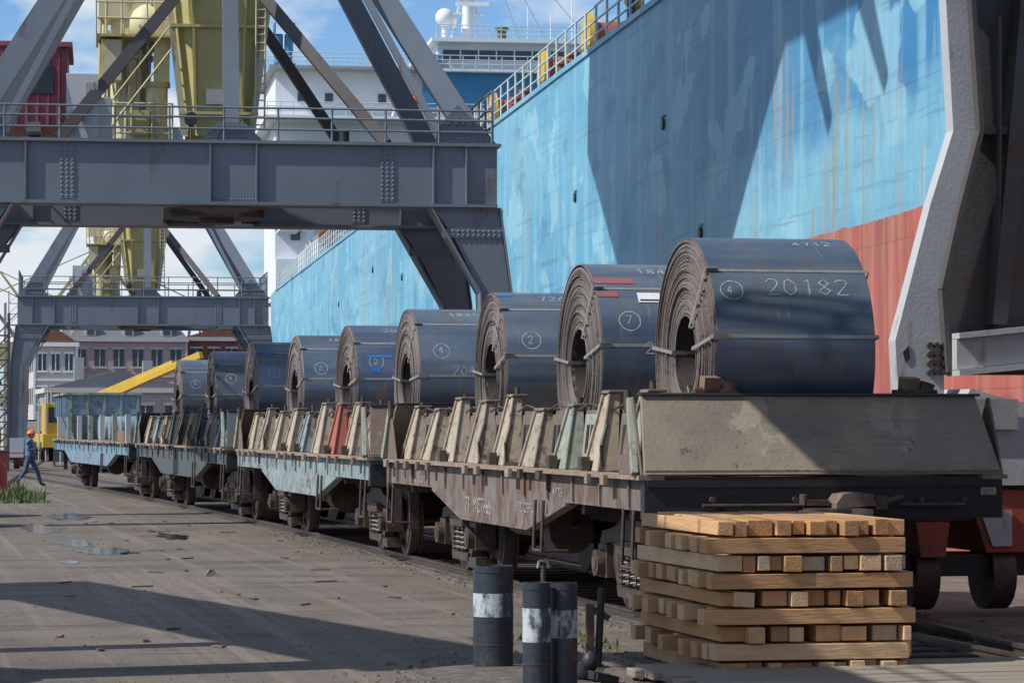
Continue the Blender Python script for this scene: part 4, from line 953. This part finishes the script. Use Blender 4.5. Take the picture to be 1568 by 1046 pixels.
# ---------------------------------------------------------------- light, sky, camera
sv=Vector((-.70,-.12,.70)).normalized()
sl=D.lights.new('sun','SUN'); sl.energy=5.0; sl.angle=math.radians(.5); sl.color=(1,.95,.87)
so=D.objects.new('sun',sl); scene.collection.objects.link(so); so.rotation_euler=sv.to_track_quat('Z','Y').to_euler(); so.location=(-20,0,40)
W=D.worlds.new('World'); scene.world=W; W.use_nodes=True; nt=W.node_tree; N=nt.nodes; bg=N['Background']
sk=N.new('ShaderNodeTexSky'); sk.sky_type='NISHITA'; sk.sun_disc=False; sk.sun_elevation=math.asin(sv.z); sk.sun_rotation=math.radians(260); sk.air_density=1.0; sk.dust_density=.6; sk.ozone_density=2.0
tc=N.new('ShaderNodeTexCoord'); mp=N.new('ShaderNodeMapping'); mp.inputs['Scale'].default_value=(1,1,2.6); mp.inputs['Location'].default_value=(.35,.1,.2)
nt.links.new(tc.outputs['Generated'],mp.inputs['Vector'])
nz=N.new('ShaderNodeTexNoise'); nz.inputs['Scale'].default_value=8.5; nz.inputs['Detail'].default_value=9; nz.inputs['Roughness'].default_value=.55; nt.links.new(mp.outputs[0],nz.inputs['Vector'])
sx=N.new('ShaderNodeSeparateXYZ'); nt.links.new(tc.outputs['Generated'],sx.inputs[0])
lo=N.new('ShaderNodeMapRange'); lo.inputs['From Min'].default_value=0; lo.inputs['From Max'].default_value=.16; lo.inputs['To Min'].default_value=.10; lo.inputs['To Max'].default_value=0; nt.links.new(sx.outputs['Z'],lo.inputs['Value'])
ad=N.new('ShaderNodeMath'); ad.operation='ADD'; nt.links.new(nz.outputs['Fac'],ad.inputs[0]); nt.links.new(lo.outputs[0],ad.inputs[1])
rp=N.new('ShaderNodeValToRGB'); rp.color_ramp.elements[0].position=.48; rp.color_ramp.elements[1].position=.60; nt.links.new(ad.outputs[0],rp.inputs['Fac'])
tint=N.new('ShaderNodeMixRGB'); tint.blend_type='MULTIPLY'; tint.inputs['Fac'].default_value=1; tint.inputs['Color2'].default_value=(.62,.85,1.12,1); nt.links.new(sk.outputs[0],tint.inputs['Color1'])
mx=N.new('ShaderNodeMixRGB'); nt.links.new(rp.outputs['Color'],mx.inputs['Fac']); nt.links.new(tint.outputs[0],mx.inputs['Color1']); mx.inputs['Color2'].default_value=(6.2,6.6,7.1,1)
nt.links.new(mx.outputs[0],bg.inputs['Color']); bg.inputs['Strength'].default_value=.125
cam=D.cameras.new('camera'); co=D.objects.new('camera',cam); scene.collection.objects.link(co)
cam.sensor_width=36; cam.lens=101; cam.clip_end=9000; cam.clip_start=.1
yaw=math.radians(12.44); pit=math.atan(127/4400)
co.location=(0,0,1.9); co.rotation_euler=(math.radians(90)+pit,0,-yaw)
scene.camera=co
scene.view_settings.view_transform='Standard'; scene.view_settings.look='None'; scene.view_settings.exposure=0
